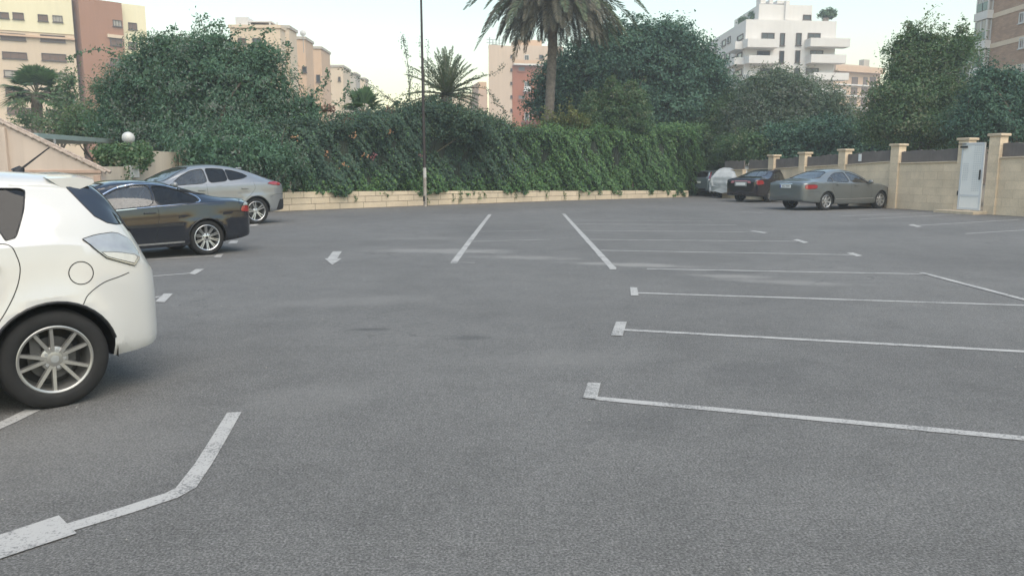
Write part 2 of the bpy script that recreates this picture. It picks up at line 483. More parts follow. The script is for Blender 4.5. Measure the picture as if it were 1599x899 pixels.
# ------------------------------------------------------------------ low planter wall along the back
def wall_run(name, pts, z0f, z1f, th, mat, parent, cap=None):
    """wall through plan points; each straight run is a mesh whose X runs along the wall"""
    for i, (a, c) in enumerate(zip(pts, pts[1:])):
        a, c = Vector(a[:2]), Vector(c[:2])
        L = (c - a).length; ang = math.atan2(c.y - a.y, c.x - a.x)
        b = MB()
        n = max(2, int(L / 1.2))
        for k in range(n):
            x0, x1 = L * k / n, L * (k + 1) / n
            h0, h1 = z1f(i + k / n), z1f(i + (k + 1) / n)
            b.add([(x0, 0, z0f), (x1, 0, z0f), (x1, th, z0f), (x0, th, z0f), (x0, 0, h0), (x1, 0, h1), (x1, th, h1), (x0, th, h0)],
                  [(0, 1, 5, 4), (2, 3, 7, 6), (4, 5, 6, 7)] + ([(3, 0, 4, 7)] if k == 0 else []) + ([(1, 2, 6, 5)] if k == n - 1 else []))
        b.build(name, mat, parent, loc=(a.x, a.y, 0), rz=ang)
PW = [G(425, 330.6), G(664, 321), G(860, 314), G(1075, 307.8)]
PW_H = [0.72, 0.62, 0.50, 0.36]
def pw_h(t):
    i = min(int(t), 2); return PW_H[i] + (PW_H[i + 1] - PW_H[i]) * (t - i)
pw = empty('planter_wall', PW[1]); tag(pw, 'low wall of pale beige blocks below the ivy hedge', 'wall')
pw.location = (0, 0, 0)
wall_run('block_course', PW, -0.05, pw_h, 0.22, M['block_low'], pw)

# ------------------------------------------------------------------ right boundary wall with pillars, brushwood screens and a door
W0, W1 = G(1390, 325), G(1599, 338)
wd = Vector((W1.x - W0.x, W1.y - W0.y, 0)).normalized()
wn_ = Vector((wd.y, -wd.x, 0))                     # outward from the lot
if wn_.x < 0: wn_ = -wn_
w_ang = math.atan2(wd.y, wd.x)
def s_at(px):                                      # distance along the wall where a photo column crosses it
    d = ray(px, 300); k = d.x / d.y
    return (k * W0.y - W0.x) / (wd.x - k * wd.y)
bw = empty('boundary_wall', (W0.x, W0.y, 0), w_ang)
tag(bw, 'tall beige block wall with pillars and brushwood screens beside the silver car', 'wall')
sgn = 1.0 if (Matrix.Rotation(w_ang, 3, 'Z') @ Vector((0, 1, 0))).dot(wn_) > 0 else -1.0   # local +Y side outward?
def brush_mat():
    m, nt, p, _ = new_mat('brushwood')
    tc = N(nt, 'ShaderNodeTexCoord')
    mp = N(nt, 'ShaderNodeMapping'); mp.inputs['Scale'].default_value = (60, 60, 1.2); nt.links.new(tc.outputs['Object'], mp.inputs['Vector'])
    n1 = noise(nt, 1.0, 4, 0.7, mp.outputs[0]); n2 = noise(nt, 2.0, 4, 0.6, tc.outputs['Object'])
    c = ramp(nt, n1.outputs[0], [(0.3, (0.125, 0.108, 0.098)), (0.6, (0.155, 0.136, 0.124)), (0.8, (0.19, 0.168, 0.152))]).outputs[0]
    c = mix(nt, 0.6, c, ramp(nt, n2.outputs[0], [(0.3, 0.7), (0.7, 1.2)]).outputs[0], 'MULTIPLY')
    nt.links.new(c, p.inputs['Base Color']); p.inputs['Roughness'].default_value = 0.95
    bump(nt, p, n1.outputs[0], 0.8, 0.02)
    return m
M['brush'] = brush_mat()
pil_px = [1110, 1165, 1206, 1254, 1316, 1398, 1504, 1552, 1690]
pil_s = [s_at(p) for p in pil_px]
pil_s[0] = pil_s[2] - 4.4; pil_s[1] = pil_s[2] - 2.2
pil_h = [2.17, 2.2, 2.24, 2.32, 2.40, 2.53, 2.64, 2.74, 2.9]
PWD = 0.42
for s, h in zip(pil_s[2:], pil_h[2:]):
    pil = MB().box((s, 0, h / 2 - 0.06), (PWD, 0.36, h - 0.06)).build('pillar', M['block'], bw, bevel=0.012)
    MB().box((s, 0, h - 0.045), (PWD + 0.12, 0.47, 0.09)).build('pillar_cap', M['cap'], pil, bevel=0.02)
for i in range(len(pil_s) - 1):
    if i == 6: continue
    a, c = pil_s[i] + PWD / 2, pil_s[i + 1] - PWD / 2
    top0, top1 = pil_h[i] - 0.66, pil_h[i + 1] - 0.66
    if i >= 5: top0, top1 = pil_h[i] - 0.74, pil_h[i + 1] - 0.80
    if i == 7: top0, top1 = 1.95, 2.0
    def slab(y0, y1, z0a, z0b, z1a, z1b, ov=0.0):
        b = MB()
        b.add([(a - ov, y0, z0a), (c + ov, y0, z0b), (c + ov, y1, z0b), (a - ov, y1, z0a), (a - ov, y0, z1a), (c + ov, y0, z1b), (c + ov, y1, z1b), (a - ov, y1, z1a)],
              [(3, 2, 1, 0), (4, 5, 6, 7), (0, 1, 5, 4), (1, 2, 6, 5), (2, 3, 7, 6), (3, 0, 4, 7)])
        return b
    slab(-0.11, 0.11, -0.05, -0.05, top0 - .05, top1 - .05).build('wall_panel', M['block'], bw)
    slab(-0.15, 0.15, top0 - .048, top1 - .048, top0, top1).build('coping', M['cap'], bw, bevel=0.008)
    # brushwood: ragged top edge
    b = MB(); n = max(10, int((c - a) / 0.06))
    hs = [0.44 + 0.02 * math.sin(k * 0.21 + i) + 0.012 * math.sin(k * .9) + random.uniform(-.014, .012) for k in range(n + 1)]
    vs, fs = [], []
    for k in range(n + 1):
        t = k / n; x = a + (c - a) * t; zt = top0 + (top1 - top0) * t
        yo = random.uniform(-.003, .003)
        vs += [(x, -0.035 + yo, zt + .003), (x, 0.035 + yo, zt + .003), (x, 0.035 + yo, zt + hs[k]), (x, -0.035 + yo, zt + hs[k])]
    for k in range(n):
        o_ = 4 * k; q = o_ + 4
        fs += [(o_, q, q + 3, o_ + 3), (o_ + 1, o_ + 2, q + 2, q + 1), (o_ + 3, q + 3, q + 2, o_ + 2)]
    fs += [(0, 3, 2, 1), (4 * n, 4 * n + 1, 4 * n + 2, 4 * n + 3)]
    b.add(vs, fs); b.build('brushwood_screen', M['brush'], bw)
# the door between two pillars
da, dc = s_at(1503.5), s_at(1540)
lot = -sgn                                          # local Y direction that faces the lot
dw, dh = dc - da, 2.34
step = MB().box(((da + dc) / 2 - .1, lot * 0.45, 0.045), (dw + 0.7, 0.7, 0.11)).build('door_step', M['cap'], bw, bevel=0.01)
M['perf'] = plain('white_door_sheet', (0.76, 0.75, 0.72), 0.5, var=0.04, scale=3)
door = MB().box(((da + dc) / 2, lot * 0.20, 0.12 + dh / 2), (dw - 0.03, 0.04, dh)).build('door', M['perf'], bw)
tag(door, 'white perforated metal door')
b = MB()
for x in (da + .05, dc - .05): b.box((x, lot * 0.226, 0.12 + dh / 2), (0.07, 0.012, dh - .004))
for z in (0.16, 0.62, 0.12 + dh - .04): b.box(((da + dc) / 2, lot * 0.226, z), (dw - .176, 0.012, 0.07))
b.build('door_frame', M['white_metal'], door)
b = MB()
for k in range(26):
    z = 0.80 + k * 0.062
    for j in range(9):
        x = da + .15 + j * (dw - .3) / 8
        if (j < 3 and 5 < k < 16) or (j > 4): b.box((x, lot * 0.223, z), (0.055, 0.006, 0.024))
b.build('slot_pattern', plain('door_slots', (0.58, 0.585, 0.58), 0.6), door)
MB().box((dc - .085, lot * 0.275, 1.35), (0.035, 0.05, 0.34)).build('handle', M['dark_metal'], door, bevel=0.008)
MB().box((da + .12, lot * 0.26, 2.32), (0.26, 0.07, 0.07)).box((da + .02, lot * 0.26, 2.42), (0.34, 0.03, 0.03), 0.25).build('door_closer', M['dark_metal'], door, bevel=0.006)
MB().tube([(da - .01, lot * .23, 0.62), (da - .01, lot * .23, 0.78)], 0.025).build('hinge', M['dark_metal'], door)
# small white card tied to a brushwood screen
cs = s_at(1341)
cd = MB().box((cs, lot * 0.06, 2.02), (0.17, 0.012, 0.30)).build('white_card', plain('white_card', (0.75, 0.75, 0.74), 0.6), None)
cd.parent = None; cd.matrix_world = Matrix.Translation((W0.x, W0.y, 0)) @ Matrix.Rotation(w_ang, 4, 'Z')
tag(cd, 'small white card tied to the brushwood screen above the silver car', 'sign')

# ------------------------------------------------------------------ lamp post
pb = G(664, 322.5)
post = empty('lamp_post', (pb.x, pb.y, 0)); tag(post, 'tall thin dark post with a peeling white base before the hedge', 'post')
m, nt, p, _ = new_mat('peeling_post_paint')
tc = N(nt, 'ShaderNodeTexCoord')
pn = noise(nt, 9, 6, 0.7, tc.outputs['Object'])
nt.links.new(ramp(nt, pn.outputs[0], [(0.36, (0.06, 0.045, 0.038)), (0.44, (0.26, 0.23, 0.20)), (0.7, (0.36, 0.33, 0.29))]).outputs[0], p.inputs['Base Color'])
p.inputs['Roughness'].default_value = 0.8
M['peel'] = m
M['post'] = plain('dark_brown_post', (0.035, 0.027, 0.026), 0.6, 0.2, var=0.4, scale=3)
MB().tube([(0, 0, 1.36), (-.01, 0, 4), (-.02, 0, 7.5), (-.03, 0, 10.6)], [.068, .058, .045, .035], 12).build('shaft', M['post'], post, 40)
MB().tube([(0, 0, 0.0), (0, 0, 1.355)], [.074, .070], 14).build('painted_base', M['peel'], post, 40)
MB().tube([(0, 0, 1.19), (0, 0, 1.60)], [.074, .070], 14).build('white_sleeve', plain('white_sleeve', (0.42, 0.41, 0.39), 0.7, var=.1), post, 40)
MB().box((-0.035, -0.085, 0.33), (0.085, 0.02, 0.22)).build('inspection_hatch', M['dark_metal'], post)
MB().lathe([(.0, .06), (.03, .05), (.045, .02), (.045, 0)], 12, c=(-.03, 0, 10.6)).build('cap', M['post'], post, 40)

# ------------------------------------------------------------------ left: gabled hut, yard wall, carport
M['pink'] = render_mat('pink_beige_render', (0.54, 0.445, 0.37), 0.16)
M['pinkband'] = plain('pink_band', (0.40, 0.28, 0.215), 0.85, var=.12)
M['cream_wall'] = render_mat('cream_yard_render', (0.52, 0.445, 0.355), 0.18)
M['tile'] = plain('old_roof_tile', (0.34, 0.28, 0.235), 0.9, var=.4, scale=7)
HY = 21.5
hut = empty('gable_wall', (0, 0, 0)); tag(hut, 'pinkish gable wall with a sloping tile coping behind the white car', 'wall')
gr, gl_ = A(157, 266, HY), A(0, 191, HY)
slope = (gr.z - gl_.z) / (gr.x - gl_.x)
ridge_x = gl_.x - 2.2; ridge_z = gl_.z - slope * 2.2
eave_l = ridge_x - (gr.x - ridge_x)
prof = [(eave_l, -.05), (gr.x, -.05), (gr.x, gr.z), (ridge_x, ridge_z), (eave_l, gr.z)]
b = MB()
b.add([(x, HY, z) for x, z in prof] + [(x, HY + .28, z) for x, z in prof],
      [(0, 1, 2, 3, 4), (9, 8, 7, 6, 5), (1, 0, 5, 6), (2, 1, 6, 7), (0, 4, 9, 5), (3, 2, 7, 8), (4, 3, 8, 9)])
b.build('wall', M['pink'], hut)
b = MB()
nt_ = 26
for sdir in (1, -1):
    for k in range(nt_):
        t0 = k / nt_; x0 = ridge_x + sdir * (gr.x + .12 - ridge_x) * t0
        x1 = ridge_x + sdir * (gr.x + .12 - ridge_x) * (t0 + 1.15 / nt_)
        z0 = ridge_z + slope * abs(x0 - ridge_x) + .03; z1 = ridge_z + slope * abs(x1 - ridge_x) + .015
        for j in range(2):
            yy = HY - .02 + j * .26
            b.tube([(x0, yy, z0), (x1, yy, z1)], [.035, .05], 7)
b.build('tile_coping', M['tile'], hut, 60)
MB().box(((gr.x + eave_l) / 2, HY - .025, A(60, 268, HY).z), (gr.x - eave_l + .06, .05, .09)).build('string_course', M['pinkband'], hut, bevel=.01)
MB().box((A(6, 230, HY).x, HY - .05, (gl_.z - .15) / 2), (.24, .098, gl_.z - .15)).build('pilaster', M['pink'], hut, bevel=.01)
MB().box((gr.x - .09, HY - .03, .72), (.18, .06, 1.32)).build('pilaster', M['pinkband'], hut, bevel=.01)

yw = empty('yard_wall', (0, 0, 0)); tag(yw, 'cream rendered yard wall behind the black car, half under creeper', 'wall')
ya, yb, yc = A(150, 268, 22.0), A(281, 250, 27.3), A(455, 290, 28.9)
hA, hB = 1.62, A(281, 238, 27.3).z
a_ = Vector((ya.x, ya.y)); b_ = Vector((yb.x, yb.y)); c_ = Vector((yc.x, yc.y))
def wall_piece(name, p, q, h, th, mat, par, h2=None):
    L = (q - p).length
    b = MB(); h2 = h if h2 is None else h2
    b.add([(0, 0, -.05), (L, 0, -.05), (L, th, -.05), (0, th, -.05), (0, 0, h), (L, 0, h2), (L, th, h2), (0, th, h)],
          [(3, 2, 1, 0), (4, 5, 6, 7), (0, 1, 5, 4), (1, 2, 6, 5), (2, 3, 7, 6), (3, 0, 4, 7)])
    return b.build(name, mat, par, loc=(p.x, p.y, 0), rz=math.atan2(q.y - p.y, q.x - p.x))
mid_ = a_.lerp(b_, .60)
wall_piece('wall_panel', a_, mid_, 1.62, .18, M['cream_wall'], yw)
wall_piece('wall_panel', mid_, b_, hB, .2, M['cream_wall'], yw)
wall_piece('wall_panel', b_, c_, hB - .55, .2, M['pink'], yw)
MB().box((b_.x + .12, b_.y - .02, (hB + .08) / 2), (.3, .3, hB + .08), .5).build('pier', M['cream_wall'], yw, bevel=.01)
mb_ = A(214, 268, 24.3)
mbx = MB().box((mb_.x, mb_.y - .35, mb_.z), (.42, .16, .38), .75).build('meter_box', M['grey_metal'], None, bevel=.015)
tag(mbx, 'grey meter box on the yard wall under the creeper', 'box')

cp = empty('carport', (0, 0, 0)); tag(cp, 'flat carport roof with a pale green metal edge behind the yard wall', 'carport')
M['green_sheet'] = plain('pale_green_sheet', (0.30, 0.38, 0.37), 0.45, 0.2, var=.1, scale=2)
M['roof_gap_shade'] = plain('roof_gap_shade', (0.03, 0.035, 0.05), 0.8)  # near-black colour standing for the shade under the carport roof
q = [A(70, 217, 26.0), A(192, 211, 31.5), A(290, 229, 31.5)]
p0, p1 = Vector((A(60, 214, 25.5).x, 25.5)), Vector((A(196, 214, 31.5).x, 31.5))
zr = A(130, 213, 28.0).z
dn = Vector((-(p1 - p0).y, (p1 - p0).x)).normalized() * 4.5
plan = [p0, p1, p1 + dn, p0 + dn]
b = MB().prism([(v.x, v.y) for v in plan], zr - .16, zr); b.build('roof', M['green_sheet'], cp)
for v in (p0.lerp(p1, .15), p0.lerp(p1, .9), p0.lerp(p1, .15) + dn * .9, p0.lerp(p1, .9) + dn * .9):
    MB().tube([(v.x, v.y, 0), (v.x, v.y, zr - .16)], .05).build('post', M['grey_metal'], cp)
d0, d1 = A(222, 231, 29.5), A(300, 231, 30.2)
sg = empty('gap_shade', (0, 0, 0)); tag(sg, 'dark flat slab painting the shaded gap under the carport roof by the globe lamp', 'shade_slab')
MB().prism([(d0.x, d0.y), (d1.x, d1.y), (d1.x - .4, d1.y + 3), (d0.x - .4, d0.y + 3)], A(250, 238.5, 29.8).z, A(250, 226, 29.8).z).build('roof', M['roof_gap_shade'], sg)  # slab and posts added to fill the roof gap with dark shade
for x, y in ((d0.x + .1, d0.y + .1), (d1.x - .1, d1.y + .1), (d0.x - .2, d0.y + 2.8), (d1.x - .5, d1.y + 2.8)):
    MB().tube([(x, y, 0), (x, y, A(250, 238, 29.8).z)], .04).build('post', M['dark_metal'], sg)
gc = A(200.5, 215.5, 26.6)
gl = empty('globe_lamp', (gc.x, gc.y, 0)); tag(gl, 'white globe lamp rising above the creeper on the yard wall', 'lamp')
MB().lathe([(max(.001, .205 * math.sin(t)), -.205 * math.cos(t)) for t in np.linspace(0, math.pi, 17)], 24, c=(0, 0, gc.z)).build('globe', plain('white_globe', (0.50, 0.50, 0.48), 0.35), gl, 179)
MB().tube([(0, 0, 0), (0, 0, gc.z - .2)], .035).build('pole', M['dark_metal'], gl)
MB().lathe([(.05, -.28), (.09, -.24), (.09, -.19)], 16, c=(0, 0, gc.z)).build('collar', M['dark_metal'], gl)
# ------------------------------------------------------------------ evening haze
hb = MB().box((0, 100, 14.5), (250, 250, 31.2))
ho = hb.build('haze', plain('haze', (1, 1, 1)), None)
tag(ho, kind='stuff')
m = ho.data.materials[0]; nt = m.node_tree
for n in list(nt.nodes): nt.nodes.remove(n)
out = nt.nodes.new('ShaderNodeOutputMaterial'); pv = nt.nodes.new('ShaderNodeVolumePrincipled')
pv.inputs['Color'].default_value = (.92, .97, 1.0, 1); pv.inputs['Density'].default_value = .0018; pv.inputs['Anisotropy'].default_value = .2
nt.links.new(pv.outputs[0], out.inputs['Volume'])
# ------------------------------------------------------------------ foliage
LIGHTER = {}
def leaf_quads(c, nrm, length, width, rg, droop=0.0, spin=1.0, along=None):
    """N folded leaf blades: centres c, rough facing nrm; returns verts (N*4,3)"""
    n = len(c)
    nrm = nrm + rg.normal(0, 0.45 * spin, (n, 3)); nrm /= np.linalg.norm(nrm, axis=1)[:, None] + 1e-9
    ax = rg.normal(0, 1, (n, 3)) if along is None else along + rg.normal(0, 0.35, (n, 3))
    ax[:, 2] -= droop
    ax -= nrm * np.sum(ax * nrm, 1)[:, None]; ax /= np.linalg.norm(ax, axis=1)[:, None] + 1e-9
    sd_ = np.cross(nrm, ax)
    L = (length * rg.uniform(0.65, 1.35, n))[:, None]; W = (width * rg.uniform(0.65, 1.3, n))[:, None]
    fold = nrm * W * 0.28
    v = np.empty((n, 4, 3), np.float32)
    v[:, 0] = c - ax * L * .5
    v[:, 1] = c - sd_ * W * .5 + fold - ax * L * .08
    v[:, 2] = c + ax * L * .5
    v[:, 3] = c + sd_ * W * .5 + fold - ax * L * .08
    return v.reshape(-1, 3)
def quads_object(name, verts, mat, parent=None, mats=None, mi=None):
    n = len(verts) // 4
    me = bpy.data.meshes.new(name)
    me.vertices.add(4 * n); me.vertices.foreach_set('co', np.ascontiguousarray(verts, np.float32).ravel())
    me.loops.add(4 * n); me.loops.foreach_set('vertex_index', np.arange(4 * n, dtype=np.int32))
    me.polygons.add(n); me.polygons.foreach_set('loop_start', np.arange(0, 4 * n, 4, dtype=np.int32))
    me.update(calc_edges=True)
    for m_ in (mats or [mat]): me.materials.append(m_)
    if mi is not None: me.polygons.foreach_set('material_index', mi.astype(np.int32))
    return link(bpy.data.objects.new(name, me), parent)
def sph(n, rg):
    v = rg.normal(0, 1, (n, 3)); return v / np.linalg.norm(v, axis=1)[:, None]

def crown_leaves(lobes, n, size, rg, clump=0.30, per=38, droop=0.4, aspect=0.5, inner=0.22):
    """lobes: (centre, (rx,ry,rz)); leaves gather in twig clumps near each lobe's surface, with a coarser fill inside"""
    tone = []
    vol = np.array([(r[0] * r[1] * r[2]) ** (2 / 3) for _, r in lobes]); vol = vol / vol.sum()
    out = []
    for (c, r), fr in zip(lobes, vol):
        m = int(n * fr); k = max(3, m // per)
        d = sph(k, rg)
        rad = 1 - np.abs(rg.normal(0, .16, k)); rad *= 1 + .16 * np.sin(d[:, 0] * 5 + c[0]) * np.cos(d[:, 2] * 6 + c[2])
        rad = np.where(rg.random(k) < .10, rad * rg.uniform(1.0, 1.08, k), rad)
        cl = np.array(c) + d * np.array(r) * rad[:, None]
        sz = clump * rg.uniform(.5, 1.5, k)
        which = rg.integers(0, k, m)
        off = np.clip(rg.normal(0, 1, (m, 3)), -1.7, 1.7) * sz[which][:, None] * np.array([.55, .55, .42])
        off[:, 2] -= np.abs(rg.normal(0, .25, m)) * sz[which] * droop
        p = cl[which] + off
        nr = d[which] * .7 + rg.normal(0, .4, (m, 3)); nr[:, 2] += .45
        out.append(leaf_quads(p, nr, size, size * aspect, rg, droop)); tone.append((rg.random(k) < .28)[which])
        mi = int(m * inner)
        p = np.array(c) + sph(mi, rg) * np.array(r) * (rg.uniform(.10, .72, mi) ** .7)[:, None]
        out.append(leaf_quads(p, sph(mi, rg), size * 1.7, size * 1.2, rg, droop)); tone.append(np.zeros(mi, bool))
    return np.concatenate(out), np.concatenate(tone).astype(np.int32)
def limb(b, p, q, r0, r1, rg, n=6, bend=.12):
    p, q = np.array(p, float), np.array(q, float); L = np.linalg.norm(q - p)
    o = rg.normal(0, bend * L, 3); o[2] = abs(o[2]) * .4
    pts = [p + (q - p) * t + o * math.sin(math.pi * t) for t in np.linspace(0, 1, n)]
    b.tube([tuple(x) for x in pts], [r0 + (r1 - r0) * t for t in np.linspace(0, 1, n)], 7)
def tree(name, label, Y, lobes_px, n, size, mat, seed, base_px=None, group=None, cat='tree', trunk_r=.16, dy=.7, sprigs=(), trunk_mat='bark', shoots=20, shoot_len=.8, **kw):
    """lobes_px: (px, py, rx, ry[, depth shift]) read off the photograph at depth Y"""
    rg = np.random.default_rng(seed)
    s = 1 / F_PX * Y
    lobes = []
    for l in lobes_px:
        c = A(l[0], l[1], Y + (l[4] if len(l) > 4 else 0)); k = s * 1.0
        lobes.append((tuple(c), (l[2] * k, max(l[2], l[3]) * k * dy, l[3] * k)))
    bx = base_px if base_px is not None else sum(l[0] for l in lobes_px) / len(lobes_px)
    base = A(bx, 264, Y); base.z = 0
    root = empty(name, base); tag(root, label, cat, group)
    o = np.array(base)
    v, mi = crown_leaves([(tuple(np.array(c) - o), r) for c, r in lobes], n, size, rg, **kw)
    sh = []
    for _ in range(shoots):                                   # young shoots that break the outline
        c, r = lobes[rg.integers(0, len(lobes))]; d = sph(1, rg)[0]; d[2] = abs(d[2]) * .9; d[1] -= .3; d /= np.linalg.norm(d)
        a = np.array(c) - o + d * np.array(r) * .85; e = a + (d * .8 + rg.normal(0, .3, 3) + np.array([0, 0, .3])) * shoot_len * rg.uniform(.5, 1.2)
        pts = np.array([a, (a + e) / 2 + np.array([0, 0, .12]), e - np.array([0, 0, .05])]); sh.append(pts)
        w = sprig_leaves(pts, int(34 * shoot_len), size * .9, rg, .10); v = np.concatenate([v, w]); mi = np.concatenate([mi, np.ones(len(w) // 4, np.int32)])
    for sp in sprigs:
        pts = np.array([tuple(A(x, y, Y + dyy)) for x, y, dyy in sp[0]]) - o
        w = sprig_leaves(pts, sp[1], sp[2], rg); v = np.concatenate([v, w]); mi = np.concatenate([mi, np.zeros(len(w) // 4, np.int32)])
    b = MB()
    zmin = min(c[2] - r[2] for c, r in lobes); top = max(lobes, key=lambda l: l[0][2])
    fork = np.array([0, 0, max(.5, zmin * .75)])
    limb(b, (0, 0, -.1), fork, trunk_r * 1.25, trunk_r, rg, bend=.03)
    for c, r in lobes:
        e = np.array(c) - o + np.array([0, 0, -.2 * r[2]])
        limb(b, fork, e, trunk_r * .62, trunk_r * .16, rg)
        for _ in range(4):
            limb(b, fork + (e - fork) * rg.uniform(.55, 1), e + sph(1, rg)[0] * np.array(r) * .75, trunk_r * .2, trunk_r * .05, rg, 5)
    for sp in sprigs:
        pts = np.array([tuple(A(x, y, Y + dyy)) for x, y, dyy in sp[0]]) - o
        b.tube([tuple(x) for x in spline(pts, 14)], [.018 - .012 * t for t in np.linspace(0, 1, 14)], 5)
    for pts in sh:
        b.tube([tuple(x) for x in spline(pts, 6)], [.016, .013, .011, .009, .007, .004], 5)
    b.build('trunk', M[trunk_mat], root, 60)
    quads_object('crown', v, None, root, mats=[mat, LIGHTER[mat.name]], mi=mi)
    return root
def spline(pts, n):
    pts = np.array(pts); t = np.linspace(0, len(pts) - 1, n); out = []
    P = np.vstack([2 * pts[0] - pts[1], pts, 2 * pts[-1] - pts[-2]])
    for x in t:
        i = min(int(x), len(pts) - 2); f = x - i
        a, b_, c, d = P[i], P[i + 1], P[i + 2], P[i + 3]
        out.append(.5 * ((2 * b_) + (c - a) * f + (2 * a - 5 * b_ + 4 * c - d) * f * f + (3 * b_ - a - 3 * c + d) * f ** 3))
    return np.array(out)
def sprig_leaves(pts, n, size, rg, spread=.07):
    q = spline(pts, 80)
    i = rg.integers(0, 80, n)
    return leaf_quads(q[i] + rg.normal(0, spread, (n, 3)), sph(n, rg), size, size * .55, rg, .3)

LV = {}
LV['pepper'] = leaf_mat('dark_bluegreen_leaves', [(0.0426, 0.0922, 0.0632), (0.0678, 0.1433, 0.0949), (0.1162, 0.2151, 0.1306), (0.0581, 0.1127, 0.0844), (0.1646, 0.2766, 0.1793)])
LV['ivy'] = leaf_mat('ivy_leaves', [(0.0304, 0.0736, 0.0279), (0.0547, 0.1311, 0.0419), (0.0942, 0.1950, 0.0559), (0.0395, 0.0927, 0.0364), (0.1487, 0.2478, 0.0811)], .18, .42, .5)
LV['boug'] = leaf_mat('dark_creeper_leaves', [(0.0260, 0.0548, 0.0417), (0.0405, 0.0851, 0.0593), (0.0723, 0.1292, 0.0850), (0.0579, 0.0836, 0.0562), (0.0319, 0.0685, 0.0513)], .2)  # creeper foliage, darker than the ivy in its own colour
LV['ficus'] = leaf_mat('dense_dark_leaves', [(0.0273, 0.0677, 0.0518), (0.0442, 0.1054, 0.0740), (0.0713, 0.1507, 0.0999), (0.0340, 0.0848, 0.0629)], .15, .45, .4)
LV['mid'] = leaf_mat('mid_green_leaves', [(0.0475, 0.0964, 0.0480), (0.0790, 0.1464, 0.0672), (0.1186, 0.1996, 0.0992), (0.0711, 0.1249, 0.0719)])
LV['grey'] = leaf_mat('grey_green_leaves', [(0.0592, 0.1006, 0.0728), (0.0975, 0.1526, 0.1056), (0.1481, 0.2065, 0.1455), (0.0836, 0.1256, 0.0945), (0.1917, 0.2334, 0.1818)])
LV['light'] = leaf_mat('yellow_green_leaves', [(.07, .10, .035), (.11, .145, .05), (.14, .17, .065)])
LV['rust'] = leaf_mat('russet_leaves', [(.085, .06, .04), (.12, .08, .055), (.06, .065, .04)])
LV['palm'] = leaf_mat('palm_leaflets', [(0.0675, 0.0974, 0.0605), (0.1046, 0.1411, 0.0880), (0.1602, 0.1932, 0.1210)], .15)
LV['palmdry'] = leaf_mat('dry_palm_leaflets', [(0.1323, 0.1207, 0.0920), (0.1840, 0.1667, 0.1265), (0.1035, 0.1012, 0.0805), (0.0805, 0.0920, 0.0736)], .15)
LV['faded'] = leaf_mat('faded_pink_bracts', [(.20, .105, .085), (.26, .14, .105), (.15, .10, .07)], .3)
LV['orange'] = leaf_mat('orange_petals', [(.40, .20, .11), (.46, .27, .16)], .3)
LV['pink'] = leaf_mat('pink_petals', [(.26, .09, .11), (.32, .13, .15)], .3)

for k_ in ('pepper', 'boug', 'ficus', 'mid', 'grey', 'light', 'ivy'):
    m_ = LV[k_]; cr_ = next(n for n in m_.node_tree.nodes if n.type == 'VALTORGB').color_ramp
    LIGHTER[m_.name] = leaf_mat('young_' + m_.name, [tuple(min(.2, c * f) for c, f in zip(e.color[:3], (1.75, 1.6, 1.45))) for e in cr_.elements])

